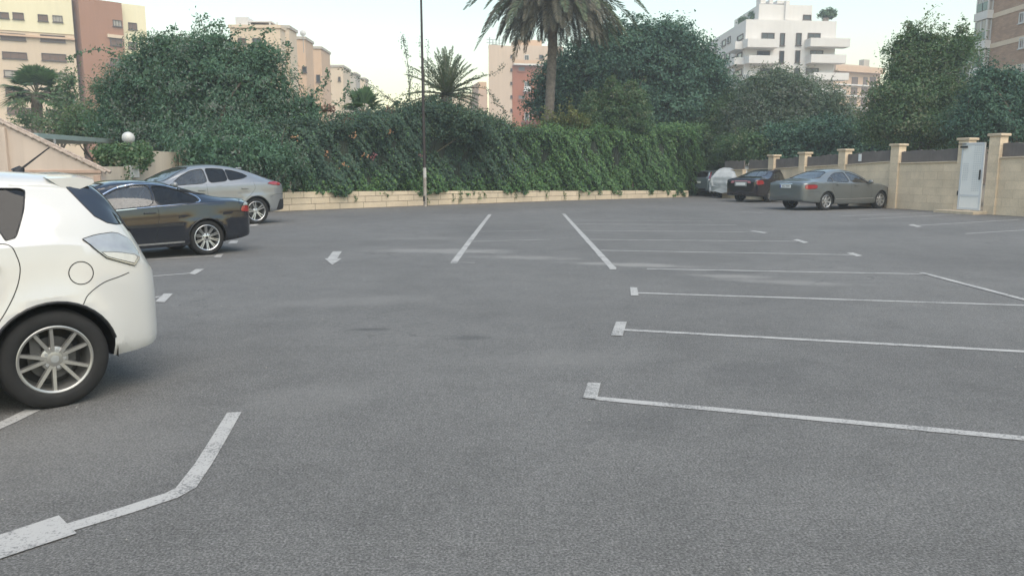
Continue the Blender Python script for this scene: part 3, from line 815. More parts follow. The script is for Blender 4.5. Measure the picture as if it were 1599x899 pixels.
# ------------------------------------------------------------------ the ivy hedge: leaves shingled over a bulging mass
def hedge(name, label, line, tops, n, size, mats, seed, dark_at, thick=1.5, flowers=None):
    """line: plan points; tops: heights at those points (metres)"""
    rg = np.random.default_rng(seed)
    P = np.array([(p[0], p[1]) for p in line]); H = np.array(tops)
    seg = np.linalg.norm(np.diff(P, axis=0), axis=1); cum = np.concatenate([[0], np.cumsum(seg)]); L = cum[-1]
    def at(s):
        return np.stack([np.interp(s, cum, P[:, 0]), np.interp(s, cum, P[:, 1])], -1)
    def nrm(s):
        t = at(np.minimum(s + .3, L)) - at(np.maximum(s - .3, 0)); t /= np.linalg.norm(t, axis=-1)[..., None]
        n_ = np.stack([t[..., 1], -t[..., 0]], -1)
        return n_ * np.where(n_[..., 1:2] > 0, -1, 1)              # towards the lot
    def lump(s, z):
        return (.20 * np.sin(s * 1.3 + z * 1.1) + .16 * np.sin(s * 2.7 - z * 2.3 + 1) + .10 * np.sin(s * 5.3 + z * 3.9) + .07 * np.sin(s * 9.1 - z * 6.7 + 2)
                + .05 * np.sin(s * 17 + z * 13))
    def topz(s):
        return np.interp(s, cum, H) + .10 * np.sin(s * 1.9) + .08 * np.sin(s * 4.3 + 1) + .06 * np.sin(s * 9.7)
    root = empty(name, (P[len(P) // 2][0], P[len(P) // 2][1], 0)); o = np.array([P[len(P) // 2][0], P[len(P) // 2][1], 0])
    tag(root, label, 'hedge')
    # dark core coloured as the shade between the leaves, stops the view
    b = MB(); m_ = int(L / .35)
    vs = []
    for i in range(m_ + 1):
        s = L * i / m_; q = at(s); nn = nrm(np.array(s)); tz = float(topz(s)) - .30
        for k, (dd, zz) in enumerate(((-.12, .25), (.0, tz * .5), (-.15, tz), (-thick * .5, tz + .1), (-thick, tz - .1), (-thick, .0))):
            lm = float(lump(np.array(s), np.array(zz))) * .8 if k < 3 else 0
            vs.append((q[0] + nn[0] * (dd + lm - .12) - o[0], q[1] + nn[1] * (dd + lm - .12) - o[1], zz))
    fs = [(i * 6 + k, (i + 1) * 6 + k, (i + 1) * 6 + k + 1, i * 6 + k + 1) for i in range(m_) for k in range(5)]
    b.add(vs, fs); b.build('shade_core', plain('leaf_shade_core', (.018, .026, .016), .95, var=.4, scale=3), root)
    # front leaves
    s = rg.uniform(0, L, n); tz = topz(s)
    z0 = np.interp(at(s)[:, 0], [p.x for p in PW], PW_H) - .10 + .06 * np.sin(s * 3.1) + .05 * np.sin(s * 7.7) + .04 * np.sin(s * 15.1)
    z0 = z0 * np.clip((10.0 - at(s)[:, 0]) / 6.5, .12, 1) ; z0 = np.where(at(s)[:, 0] > PW[3].x - .3, .05, z0)
    z = z0 + (tz - z0) * rg.beta(1.0, 1.0, n)
    q = at(s); nn = nrm(s); lm = lump(s, z) + .12 * np.sin(z * 2) + np.abs(rg.normal(0, .07, n)) * (rg.random(n) < .6)
    edge = np.clip((z - tz + .5) / .5, 0, 1) ** 2 * .35
    p3 = np.stack([q[:, 0] + nn[:, 0] * (lm - edge), q[:, 1] + nn[:, 1] * (lm - edge), z], -1)
    n3 = np.stack([nn[:, 0], nn[:, 1], np.full(n, .42)], -1)
    front = leaf_quads(p3 - o, n3, size, size * .8, rg, 1.1, .75)
    # top fringe and shoots
    m2 = n // 4
    s2 = rg.uniform(0, L, m2); q = at(s2); nn = nrm(s2); dd = rg.uniform(-thick, .1, m2)
    z2 = topz(s2) + rg.normal(-.05, .10, m2) + np.abs(rg.normal(0, .14, m2)) * (rg.random(m2) < .3)
    p2 = np.stack([q[:, 0] + nn[:, 0] * dd, q[:, 1] + nn[:, 1] * dd, z2], -1)
    top = leaf_quads(p2 - o, np.tile([0, -.4, .9], (m2, 1)), size * 1.05, size * .7, rg, .3, 1.0)
    s3 = np.concatenate([s, s2]); z3 = np.concatenate([z, z2])
    px = at(s3)[:, 0]
    dark = dark_at(px, z3, rg) < rg.random(len(s3))
    quads_object('leaves', np.concatenate([front, top]), None, root, mats=mats, mi=(~dark).astype(np.int32))
    # trailing stems over the wall
    for _ in range(26):
        s_ = rg.uniform(0, L); q = at(s_); nn = nrm(np.array(s_)); ln = rg.uniform(.12, .5) * (1 if rg.random() < .7 else 1.3)
        pts = np.array([[q[0] + nn[0] * (.10 + .32 * (1 - abs(1 - 2 * min(t, .5)))), q[1] + nn[1] * (.34 + .06 * t), .62 - t * ln] for t in np.linspace(0, 1, 5)]) - o
        to = MB().tube([tuple(x) for x in pts], .008, 4).build('trailing_stem', M['stem'], root)
        quads_object('leaves', sprig_leaves(pts, int(16 + 40 * ln), size * .8, rg, .035), mats[0], to)
    for (fx, fz, cnt, mt) in (flowers or []):
        ss = np.interp(fx, P[:, 0], cum) if P[-1, 0] > P[0, 0] else 0
        q = at(ss); nn = nrm(np.array(ss))
        lm = float(lump(np.array(ss), np.array(fz))) + .16
        pp = np.array([q[0] + nn[0] * lm, q[1] + nn[1] * lm, fz]) - o + rg.normal(0, .085, (cnt, 3)) * np.array([1, .6, .8])
        quads_object('flowers', leaf_quads(pp, np.tile([nn[0], nn[1], .3], (cnt, 1)), .075, .07, rg, .3), LV[mt], root)
    return root
def hz(px, py, pt):                                    # height of a photo point above a plan point at the same depth
    return A(px, py, pt[1]).z
hl = []; ht = []
for px, top in ((300, 214), (380, 205), (440, 196), (500, 192), (560, 196), (600, 180), (650, 170), (700, 168), (750, 180), (800, 196), (850, 204), (900, 205), (960, 204), (1010, 203), (1060, 200), (1110, 202), (1160, 208)):
    if px <= 425:
        g = Vector((A(px, 300, 28.6).x, 28.6 - (425 - px) * .006, 0))
    else:
        i = 0 if px < 664 else (1 if px < 860 else 2)
        d = ray(px, 300); k = d.x / d.y; a, c = PW[i], PW[min(i + 1, 3)]
        den = (c.x - a.x) - k * (c.y - a.y); t_ = (k * a.y - a.x) / den
        g = a + (c - a) * t_
    if px > 1075:
        g = A(px, 300, 45.2 + (px - 1075) * .06)
    g = Vector((g.x, g.y + .42, 0)); hl.append(g); ht.append(hz(px, top, g))
def dark_zone(x, z, rg):                               # share of the dark creeper among the bright ivy: a drift of its own with a wavy edge
    edge = 1.15 + .55 * np.clip((x + 1.0) / -5, 0, 1.2) * 0 + .25 * np.sin(x * 1.1) + .15 * np.sin(x * 2.9)
    d = 1 / (1 + np.exp(-(z - edge) * 5))
    side = 1 / (1 + np.exp((x - .6) * 1.6))
    return .08 + .87 * d * side
fl = []
for px, py, cnt, mt in ((505, 239, 16, 'orange'), (583, 244, 14, 'pink'), (529, 258, 10, 'orange'), (563, 243, 8, 'orange'), (646, 243, 12, 'pink'), (597, 205, 34, 'orange'), (747, 197, 12, 'pink'),
                        (708, 178, 12, 'pink'), (452, 214, 10, 'orange'), (548, 212, 10, 'orange'), (690, 176, 8, 'pink')):
    i = 0 if px < 664 else 1
    d = ray(px, py); k = d.x / d.y; a, c = PW[i], PW[i + 1]
    t_ = (k * a.y - a.x) / ((c.x - a.x) - k * (c.y - a.y)); g = a + (c - a) * t_
    fl.append((g.x, hz(px, py, (g.x, g.y + .2)), cnt, mt))
hedge('ivy_hedge', 'long thick ivy and creeper hedge rising above the low block wall', hl, ht, 120000, .098, [LV['ivy'], LV['boug']], 11, dark_zone, flowers=fl)

# ------------------------------------------------------------------ shrubs and trees behind the hedge
tree('creeper_tree', 'broad dark drooping tree with orange flowers behind the grey car', 31.0,
     [(325, 140, 95, 70), (240, 128, 75, 62), (400, 150, 72, 66), (330, 205, 130, 58), (205, 190, 62, 52), (450, 205, 55, 55), (335, 82, 55, 34), (262, 78, 50, 26), (405, 92, 40, 30), (390, 240, 95, 48, -1.2), (180, 150, 36, 34), (300, 225, 60, 45, -.8), (478, 178, 32, 34), (325, 238, 55, 26, -3.6), (395, 245, 60, 34, -3.0), (440, 262, 40, 28, -2.2)],
     95000, .135, LV['pepper'], 21, base_px=330, aspect=.34, droop=1.0, clump=.40, per=60,
     sprigs=[([(250, 85, 0), (255, 55, 0), (275, 40, 0)], 60, .15), ([(300, 70, 0), (305, 40, 0), (325, 24, 0)], 70, .15), ([(350, 70, 0), (372, 48, 0), (398, 44, 0)], 60, .15),
             ([(200, 100, 0), (160, 78, 0), (118, 86, 0), (108, 95, 0)], 110, .15), ([(405, 90, 0), (412, 55, 0), (424, 46, 0)], 70, .15), ([(440, 140, 0), (450, 80, 0), (446, 66, 0)], 80, .15), ([(225, 80, 0), (215, 60, 0), (205, 62, 0)], 50, .15),
             ([(300, 60, 0), (330, 40, 0), (345, 38, 0)], 60, .15), ([(470, 160, 0), (505, 135, 0), (512, 108, 0)], 90, .14), ([(480, 180, 0), (530, 160, 0), (545, 130, 0)], 90, .14), ([(480, 190, 0), (520, 180, 0), (560, 182, 0)], 80, .14),
             ([(230, 230, -1), (235, 250, -1), (238, 262, -1)], 40, .15), ([(290, 240, -1.5), (292, 258, -1.5), (291, 268, -1.5)], 60, .15)])
bg_ = tree('bougainvillea', 'tangled creeper shrub with long thin shoots above the hedge by the dark post', 34.2,
     [(640, 190, 48, 34), (690, 182, 50, 32), (590, 205, 45, 32), (735, 195, 40, 28), (545, 200, 36, 26)],
     15000, .10, LV['boug'], 22, base_px=650, cat='shrub', trunk_r=.07, aspect=.6, trunk_mat='stem',
     sprigs=[([(640, 165, 0), (638, 110, 0), (632, 75, 0), (629, 54, 0)], 210, .085), ([(636, 170, 0), (641, 130, 0), (645, 110, 0)], 90, .085), ([(664, 165, 0), (662, 110, 0), (655, 60, 0)], 70, .08), ([(672, 165, 0), (668, 110, 0), (669, 62, 0)], 90, .08),
             ([(640, 165, 0), (612, 158, 0), (590, 140, 0), (560, 122, 0), (530, 105, 0)], 190, .085), ([(625, 165, 0), (605, 152, 0), (585, 150, 0)], 80, .085),
             ([(715, 165, 0), (735, 124, 0), (770, 115, 0), (790, 102, 0)], 120, .08), ([(705, 165, 0), (720, 140, 0), (755, 138, 0), (768, 150, 0), (777, 162, 0)], 150, .085), ([(690, 165, 0), (670, 130, 0), (640, 105, 0)], 60, .08), ([(770, 160, 0), (786, 170, 0), (790, 180, 0)], 50, .09)])
quads_object('flowers', leaf_quads(np.array([tuple(A(x, y, 33.4) - bg_.location) for x, y in ((600 + 9 * math.sin(i * 2.1) * 1.5 + (i % 9 - 4) * 2, 198 + 5 * math.cos(i * 1.7)) for i in range(60))]), sph(60, rng), .12, .10, rng), LV['orange'], bg_)
dl = [(tuple(A(x, y, 33.3) - bg_.location), (rx / F_PX * 33.3, .35, ry / F_PX * 33.3)) for x, y, rx, ry in ((548, 193, 16, 7), (570, 196, 12, 7), (560, 201, 14, 5), (610, 178, 10, 9), (508, 170, 14, 7))]
dv, _ = crown_leaves(dl, 1500, .085, np.random.default_rng(77), clump=.14, per=30, droop=.2, aspect=.8, inner=.1)
quads_object('faded_flowers', dv, LV['faded'], bg_)
tree('ficus_tree', 'large dense dark round-topped tree behind the tall palm', 50.0,
     [(1010, 118, 105, 80), (925, 130, 80, 62), (1085, 140, 66, 58), (985, 70, 66, 38), (1040, 78, 62, 44), (880, 140, 48, 48), (868, 168, 44, 34), (1010, 175, 120, 40), (1120, 155, 34, 38), (940, 90, 50, 34), (1090, 110, 40, 36)],
     80000, .19, LV['ficus'], 23, base_px=1010, aspect=.55, droop=.3, clump=.6, per=46, trunk_r=.32)
for i, (px, py, rx, ry, lab) in enumerate(((958, 168, 22, 40, 'upright pointed green shrub growing above the hedge beside the tall palm trunk'),
                                           (990, 172, 22, 36, 'second upright shrub above the hedge, in front of the dark tree'),
                                           (925, 178, 20, 28, 'smaller upright shrub nearest the tall palm trunk'))):
    tree('cypress_shrub', lab, 41.5, [(px, py, rx, ry), (px, py - ry * .7, rx * .5, ry * .5), (px, py + ry * .5, rx * 1.2, ry * .5)], 6500, .13, LV['mid'], 30 + i, shoots=5, shoot_len=.4, cat='shrub', group='upright shrubs over the hedge', trunk_r=.06, droop=-.6, aspect=.4, clump=.22)
tree('grassy_shrub', 'yellow-green feathery shrub at the foot of the tall palm', 40.5, [(875, 196, 20, 12), (900, 194, 22, 14), (858, 200, 12, 10)], 5000, .16, LV['light'], 35, cat='shrub', trunk_r=.04, droop=-1.5, aspect=.14, clump=.2)
tree('oleander_shrub', 'pale leafy shrub arching over the right end of the hedge', 48.5, [(1060, 196, 36, 18), (1110, 185, 44, 30), (1150, 170, 34, 32), (1140, 205, 50, 26), (1175, 200, 36, 36), (1098, 225, 34, 34, -1.6), (1122, 240, 40, 34, -.6), (1150, 235, 40, 30), (1158, 232, 26, 24, -6.3), (1182, 226, 18, 20, -7.2), (1135, 236, 24, 22, -5.2)], 32000, .14, LV['mid'], 36, cat='shrub', trunk_r=.06, aspect=.3, clump=.35)
tree('olive_tree', 'grey-green bushy tree in front of the white apartment block', 46.0,
     [(1200, 165, 52, 42), (1255, 168, 55, 44), (1300, 190, 40, 44), (1180, 140, 30, 26), (1240, 140, 36, 26), (1225, 210, 85, 36), (1165, 190, 34, 40), (1215, 120, 18, 16), (1330, 205, 26, 28)],
     52000, .155, LV['grey'], 37, base_px=1235, aspect=.4, clump=.48, trunk_r=.2)
tree('dark_bush', 'dark green bush behind the pillared wall above the silver car', 42.0, [(1290, 208, 62, 26), (1222, 216, 45, 24), (1345, 212, 34, 22), (1300, 236, 60, 20), (1215, 240, 45, 20), (1390, 232, 60, 20), (1465, 228, 55, 20)], 26000, .15, LV['ficus'], 38, cat='shrub', trunk_r=.08, aspect=.5, clump=.35)
tree('leafy_tree', 'tallest leafy tree with a loose open top behind the boundary wall', 36.0,
     [(1430, 150, 60, 46), (1395, 165, 42, 48), (1470, 160, 50, 50), (1420, 105, 34, 34), (1480, 92, 34, 30), (1450, 70, 28, 20), (1500, 75, 22, 28), (1440, 195, 85, 36), (1405, 75, 14, 22), (1425, 55, 14, 16), (1375, 190, 30, 34)],
     46000, .13, LV['mid'], 39, base_px=1440, aspect=.45, clump=.40, trunk_r=.17,
     sprigs=[([(1480, 90, 0), (1475, 50, 0), (1478, 36, 0)], 60, .13), ([(1500, 80, 0), (1510, 45, 0), (1505, 26, 0)], 70, .13), ([(1430, 70, 0), (1425, 45, 0), (1418, 32, 0)], 60, .13), ([(1400, 90, 0), (1385, 78, 0), (1378, 80, 0)], 50, .13), ([(1505, 80, 0), (1520, 62, 0), (1526, 66, 0)], 50, .13)])
tree('hedge_tree', 'dark tree at the right edge above the white door', 33.0,
     [(1550, 160, 45, 42), (1600, 170, 50, 52), (1540, 120, 22, 20), (1570, 190, 70, 34), (1580, 128, 26, 22), (1650, 180, 50, 50), (1515, 190, 36, 30)],
     30000, .13, LV['ficus'], 40, base_px=1585, aspect=.45, clump=.38, trunk_r=.15)
# left side
tree('wall_creeper', 'bright creeper mass spilling over the yard wall below the globe lamp', 24.6,
     [(192, 242, 34, 15, -.2), (172, 246, 20, 14, -.5), (216, 240, 15, 14, .4), (200, 252, 26, 11, -.4), (172, 236, 16, 8)], 7500, .115, LV['mid'], 41, base_px=195, shoots=0, cat='creeper', trunk_r=.03, aspect=.7, clump=.2, dy=.5, trunk_mat='stem',
     sprigs=[([(185, 258, -1.0), (184, 268, -1.0), (183, 276, -1.0)], 26, .09), ([(200, 258, -1.1), (202, 270, -1.1), (199, 280, -1.1)], 44, .09), ([(224, 250, -.5), (230, 248, -.5), (233, 246, -.5)], 14, .08)])
tree('thin_tree', 'small sparse tree beside the fan palm before the cream flats', 42.0, [(100, 180, 26, 22), (108, 150, 14, 22), (40, 185, 18, 12), (85, 195, 26, 14), (115, 195, 22, 18), (112, 125, 8, 14)], 4200, .16, LV['mid'], 42, base_px=98, trunk_r=.07, aspect=.5, clump=.4, inner=.05)
tree('green_bush', 'light green bush under the left edge of the drooping tree', 33.5, [(140, 195, 30, 22), (175, 200, 30, 24), (120, 205, 22, 12)], 7000, .15, LV['mid'], 43, cat='shrub', trunk_r=.06, aspect=.4, clump=.35)

# ------------------------------------------------------------------ palms
def frond(pts, leaf_len, n, rg, width=.035, vee=.5, droop=.25, hang=0.0):
    """feather frond: pairs of leaflets along an arched rachis"""
    q = spline(pts, n); t = np.gradient(q, axis=0); t /= np.linalg.norm(t, axis=1)[:, None]
    up = np.array([0, 0, 1.0]); sd_ = np.cross(t, up); sd_ /= np.linalg.norm(sd_, axis=1)[:, None] + 1e-6
    nr = np.cross(sd_, t)
    out = []
    f = np.linspace(0, 1, n); ln = leaf_len * np.clip(np.sin(math.pi * (f * .86 + .12)) ** .6, .12, 1) * rg.uniform(.85, 1.15, n)
    for s in (-1, 1):
        d = sd_ * s * .75 + t * .62 + nr * vee * rg.uniform(.4, 1.2, n)[:, None] + rg.normal(0, .10, (n, 3))
        d /= np.linalg.norm(d, axis=1)[:, None]
        d2 = d + np.array([0, 0, -1]) * (droop + hang); d2 /= np.linalg.norm(d2, axis=1)[:, None]
        w = t * width
        L = ln[:, None]
        v = np.empty((n, 4, 3)); v[:, 0] = q - w * .5; v[:, 1] = q + d * L * .5 - w * .7; v[:, 2] = q + d * L * .5 + d2 * L * .5; v[:, 3] = q + d * L * .45 + w * .7
        out.append(v.reshape(-1, 3))
    return np.concatenate(out)
def feather_palm(name, label, Y, base_px, top_px, r_trunk, n_fronds, flen, seed, els, droopf, leaf=.42, skirt=0, mat='palm', nl=70):
    rg = np.random.default_rng(seed)
    top = A(top_px[0], top_px[1], Y); bx = A(base_px, 264, Y).x
    root = empty(name, (bx, Y, 0)); tag(root, label, 'palm tree')
    tp = np.array([top.x - bx, 0, top.z])
    b = MB(); n = 60; pts = []; rad = []
    for i in range(n):
        t = i / (n - 1); pts.append((tp[0] * t + .10 * math.sin(t * 3.1), 0, tp[2] * t - .1)); rad.append(r_trunk * (1.08 - .14 * t + (.06 if i % 2 else -.03) + (.18 * (1 - t) ** 8)))
    b.tube(pts, rad, 14); b.build('trunk', M['palmtrunk'], root, 30)
    V = []; VD = []; rb = MB()
    for i in range(n_fronds + skirt):
        az = i * 2.39996 + rg.uniform(-.25, .25)
        sk = i >= n_fronds
        f = i / max(1, n_fronds - 1)
        el = R(els[0] + (els[1] - els[0]) * f + rg.uniform(-7, 7)) if not sk else R(rg.uniform(-42, -15))
        L = flen * rg.uniform(.85, 1.1) * (1.0 if not sk else .85)
        d = np.array([math.cos(az) * math.cos(el), math.sin(az) * math.cos(el), math.sin(el)])
        h = np.array([math.cos(az), math.sin(az), 0])
        p = [tp]; step = L / 6; cur = d.copy()
        for k in range(6):
            p.append(p[-1] + cur * step)
            cur = cur + np.array([0, 0, -1]) * droopf * (.6 + .16 * k) * (1.0 if not sk else 1.25); cur /= np.linalg.norm(cur)
        fr = frond(p, leaf, nl, rg, width=.05, droop=.3, hang=.55 if sk else .15)
        (VD if sk else V).append(fr)
        rb.tube([tuple(x) for x in p], [.035, .03, .026, .02, .016, .012, .006], 5)
    quads_object('crown', np.concatenate(V), LV[mat], root)
    if VD: quads_object('drooping_fronds', np.concatenate(VD), LV['palmdry'], root)
    rb.build('frond_stalks', M['stalk'], root)
    return root
M['palmtrunk'] = plain('palm_trunk', (0.155, 0.132, 0.108), 0.95, var=.45, scale=7, bmp=.8)
M['stalk'] = plain('frond_stalk', (0.12, 0.12, 0.07), .8)
feather_palm('date_palm', 'tall palm with a leaning bare trunk and drooping grey fronds at the top edge', 42.0, 848, (866, -42), .245, 70, 5.3, 51, (60, -32), .165, leaf=.58, skirt=96, nl=95)
feather_palm('date_palm', 'small stiff-leaved palm behind the hedge beside the dark post', 40.0, 697, (697, 148), .30, 44, 2.25, 52, (84, -14), .075, leaf=.30, nl=44)

def fan_palm(name, label, Y, base_px, top_px, r_trunk, n_f, size, seed, mat):
    rg = np.random.default_rng(seed)
    top = A(top_px[0], top_px[1], Y); bx = A(base_px, 264, Y).x
    root = empty(name, (bx, Y, 0)); tag(root, label, 'palm tree')
    tp = np.array([top.x - bx, 0, top.z])
    b = MB(); pts = [(tp[0] * t, 0, tp[2] * t - .1) for t in np.linspace(0, 1, 40)]
    b.tube(pts, [r_trunk * (1.15 - .3 * t + (.08 if i % 2 else 0)) for i, t in enumerate(np.linspace(0, 1, 40))], 12)
    b.build('trunk', M['palmtrunk'], root, 30)
    out = []; sb = MB()
    for i in range(n_f):
        az = i * 2.39996 + rg.uniform(-.3, .3); el = R(rg.uniform(-38, 82))
        d = np.array([math.cos(az) * math.cos(el), math.sin(az) * math.cos(el), math.sin(el)])
        hub = tp + d * size * rg.uniform(.55, .95)
        sb.tube([tuple(tp), tuple(hub)], [.03, .015], 5)
        s = np.cross(d, [0, 0, 1.0]); s /= np.linalg.norm(s) + 1e-6; nr = np.cross(s, d)
        for a in np.linspace(-1.75, 1.75, 26):
            e = d * math.cos(a) + s * math.sin(a) + nr * .25 * abs(math.sin(a)); L = size * rg.uniform(.8, 1.05) * (1 - .18 * abs(a) / 1.75)
            w = np.cross(nr, e); w = w / np.linalg.norm(w) * size * .055
            tip = hub + e * L + np.array([0, 0, -1]) * L * .22
            m_ = hub + e * L * .55
            out += [hub, m_ - w, tip, m_ + w]
    quads_object('crown', np.array(out), LV[mat], root)
    sb.build('leaf_stalks', M['stalk'], root)
    return root
fan_palm('fan_palm', 'fan palm with a bare trunk before the cream apartment block', 48.0, 58, (57, 148), .34, 36, 1.3, 61, 'mid')
fan_palm('fan_palm', 'pale fan palm just showing over the hedge below the stepped flats', 38.5, 568, (568, 176), .26, 24, .85, 62, 'mid')
# ------------------------------------------------------------------ apartment blocks in the distance
M['fr_dark'] = plain('dark_window_frame', (0.08, 0.06, 0.05), .5)
M['fr_white'] = plain('white_window_frame', (0.55, 0.55, 0.53), .5)
M['shutter'] = plain('brown_shutter', (0.155, 0.095, 0.065), .7, var=.08, scale=2)
M['shutter_g'] = plain('grey_shutter', (0.16, 0.16, 0.16), .7)
M['wglass'] = plain('window_glass', (0.035, 0.042, 0.05), .08, spec=.7)
M['wpale'] = plain('pale_curtained_glass', (0.34, 0.31, 0.27), .15)
M['bcream'] = render_mat('cream_render', (0.636, 0.511, 0.375), .06, .06)
M['byellow'] = render_mat('pale_yellow_render', (0.76, 0.69, 0.47), .05, .06)
M['bbrown'] = render_mat('red_brown_render', (0.33, 0.17, 0.105), .08, .06)
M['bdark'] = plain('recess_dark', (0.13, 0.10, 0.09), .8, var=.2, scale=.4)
M['bpeach'] = render_mat('peach_render', (0.597, 0.414, 0.279), .08, .08)
M['bbeige'] = render_mat('grey_beige_render', (0.463, 0.414, 0.347), .1, .08)
M['btan'] = render_mat('tan_render', (0.578, 0.452, 0.347), .08, .08)
M['bred'] = render_mat('brick_red_render', (0.35, 0.125, 0.066), .08, .08)
M['bwhite'] = render_mat('white_render', (0.693, 0.664, 0.626), .06, .08)
M['bpink'] = render_mat('pinkish_render', (0.530, 0.385, 0.299), .1, .08)
M['brick'] = block_mat('brown_brick', (0.38, 0.235, 0.15), .5, .14, joint=(.30, .20, .14), jsize=.012, ragged=False, axis='YZ')
M['greenglass'] = plain('green_balcony_glass', (0.10, 0.17, 0.14), .12)
M['parapet'] = plain('roof_gravel', (0.3, 0.28, 0.25), .95)
_wcache = {}
class Facade:
    """a flat wall between two plan points; windows are placed by photo pixels meeting that wall"""
    def __init__(self, p, q):
        self.p, self.q = Vector(p[:2]), Vector(q[:2])
        self.d = (self.q - self.p).normalized(); self.L = (self.q - self.p).length
        self.n = Vector((self.d.y, -self.d.x))
        if self.n.dot(-self.p) < 0: self.n = -self.n
        self.ang = math.atan2(self.d.y, self.d.x)
    def hit(self, px, py):
        d = ray(px, py)
        den = d.x * self.n.x + d.y * self.n.y
        t = (self.p.x * self.n.x + self.p.y * self.n.y) / den
        x, y = d.x * t, d.y * t
        return (x - self.p.x) * self.d.x + (y - self.p.y) * self.d.y, EYE + d.z * t
    def pt(self, u, out=0.0):
        v = self.p + self.d * u + self.n * out; return v.x, v.y
    def window(self, par, x0, x1, y0, y1, pane='shutter', frame='fr_dark', bars=1, name='window'):
        xm, ym = (x0 + x1) / 2, (y0 + y1) / 2
        u0, u1 = self.hit(x0, ym)[0], self.hit(x1, ym)[0]; z1, z0 = self.hit(xm, y0)[1], self.hit(xm, y1)[1]
        w, h = abs(u1 - u0), z1 - z0
        key = (round(w, 1), round(h, 1), pane, frame, bars, name)
        if key not in _wcache:
            w_, h_ = max(.3, key[0]), max(.3, key[1])
            f = MB(); t = .09
            for sx in (-1, 1): f.box((sx * (w_ / 2 - t / 2), -.05, 0), (t, .16, h_))
            for sz in (-1, 1): f.box((0, -.05, sz * (h_ / 2 - t / 2)), (w_ - 2 * t, .158, t))
            for k in range(bars):
                f.box((-w_ / 2 + w_ * (k + 1) / (bars + 1), -.045, 0), (.06, .10, h_ - 2 * t))
            f.box((0, -.09, -h_ / 2 - .04), (w_ + .15, .22, .078))
            g = MB().box((0, -.005, 0), (w_ - 2 * t + .02, .05, h_ - 2 * t + .02))
            if pane == 'shutter':   # a lowered blind: thin slats in relief
                for k in range(int(h_ / .14)):
                    g.box((0, -.032, -h_ / 2 + .12 + k * .14), (w_ - 2 * t, .02, .10))
            _wcache[key] = (f.mesh(name, M[frame]), g.mesh('pane', M[pane]))
        fm, gm = _wcache[key]
        o = bpy.data.objects.new(name, fm); x, y = self.pt((u0 + u1) / 2)
        o.location = Vector((x, y, (z0 + z1) / 2)) - par.location
        flip = self.n.dot(Vector((math.sin(self.ang), -math.cos(self.ang)))) < 0
        o.rotation_euler = (0, 0, self.ang + (math.pi if flip else 0))
        link(o, par)
        g = bpy.data.objects.new('pane', gm); link(g, o)
        return o
    def slab(self, par, name, x0, x1, y0, y1, out, mat, inn=.3, at_y=None):
        u0, u1 = self.hit(x0, at_y or y0)[0], self.hit(x1, at_y or y0)[0]; xm = (x0 + x1) / 2
        z1, z0 = self.hit(xm, y0)[1], self.hit(xm, y1)[1]
        pl = [self.pt(u0, -inn), self.pt(u1, -inn), self.pt(u1, out), self.pt(u0, out)]
        pl = [(a - par.location.x, b_ - par.location.y) for a, b_ in pl]
        return MB().prism(pl, z0, z1).build(name, M[mat], par)
def block(par, name, pts, z0, z1, mat):
    pl = [(p[0] - par.location.x, p[1] - par.location.y) for p in pts]
    return MB().prism(pl, z0, z1).build(name, M[mat], par)
def building(label, at, name='apartment_block', group=None):
    o = empty(name, (at[0], at[1], 0)); tag(o, label, 'building', group); return o

# cream block, far left
f1 = Facade(A(-260, 70, 100), A(117, 70, 112))
B = building('cream apartment block with yellow top floors and brown shutters at far left', f1.p)
def back(f, D): return [f.pt(f.L, -D), f.pt(0, -D)]
zt = f1.hit(60, -22)[1]; zy = f1.hit(60, 51)[1]
block(B, 'wall', [f1.pt(0), f1.pt(f1.L)] + back(f1, 14), 0, zy, 'bcream')
block(B, 'upper_wall', [f1.pt(0, .12), f1.pt(f1.L, .12)] + back(f1, 14), zy, zt, 'byellow')
f1.slab(B, 'ledge', -250, 116, 48.5, 51.5, .45, 'bpeach', at_y=51)
for x0, x1, y0, y1, pn, br in ((-12, 14, 19, 29, 'shutter', 1), (20, 37, 20, 31, 'shutter', 1), (59, 75, 23, 34, 'shutter', 1), (82, 98, 25, 35, 'wpale', 2)):
    Facade(Vector(f1.pt(0, .12)), Vector(f1.pt(f1.L, .12))).window(B, x0, x1, y0, y1, pn, bars=br)
for k, (ya, yb_) in enumerate(((51, 62), (80, 91.5), (109, 119.5), (138, 149), (167, 177.5), (196, 206))):
    dx = k * 2.5
    f1.window(B, 1 + dx, 40 + dx, ya + 1.5, yb_ + 1, ('wpale', 'shutter', 'wpale', 'shutter', 'shutter', 'shutter')[k] if k in (1, 2) else 'shutter', bars=2)
    f1.window(B, 63 + dx * .9, 102 + dx * .6, ya + 4.5, yb_ + 4, 'wpale' if k == 2 else 'shutter', bars=2)
    f1.window(B, -75 + dx, -30 + dx, ya - 2, yb_ - 3, 'shutter', bars=2)
# dark stair recess, brown tower and cream wing
T = building('red-brown stair tower with a cream wing beside the cream apartment block', A(125, 264, 114), 'stair_tower')
f2 = Facade(A(126, 50, 112), A(193, 50, 116)); f3 = Facade(A(192, 50, 117), A(229, 50, 119)); f0 = Facade(A(112, 50, 114), A(127, 50, 115))
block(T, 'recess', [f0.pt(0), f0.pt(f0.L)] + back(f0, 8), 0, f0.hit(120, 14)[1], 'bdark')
for y0 in (32, 64, 92, 122, 150): f0.window(T, 116, 124, y0, y0 + 12, 'wglass', 'fr_white', 0)
block(T, 'tower', [f2.pt(0), f2.pt(f2.L)] + back(f2, 10), 0, f2.hit(160, 1)[1], 'bbrown')
f2.window(T, 176, 190, 32, 42, 'wpale', 'fr_dark', 2); f2.slab(T, 'ledge', 167, 192, 55, 60, .3, 'bcream')
f2.window(T, 172, 190, 60, 72, 'shutter'); f2.window(T, 172, 190, 92, 103, 'shutter')
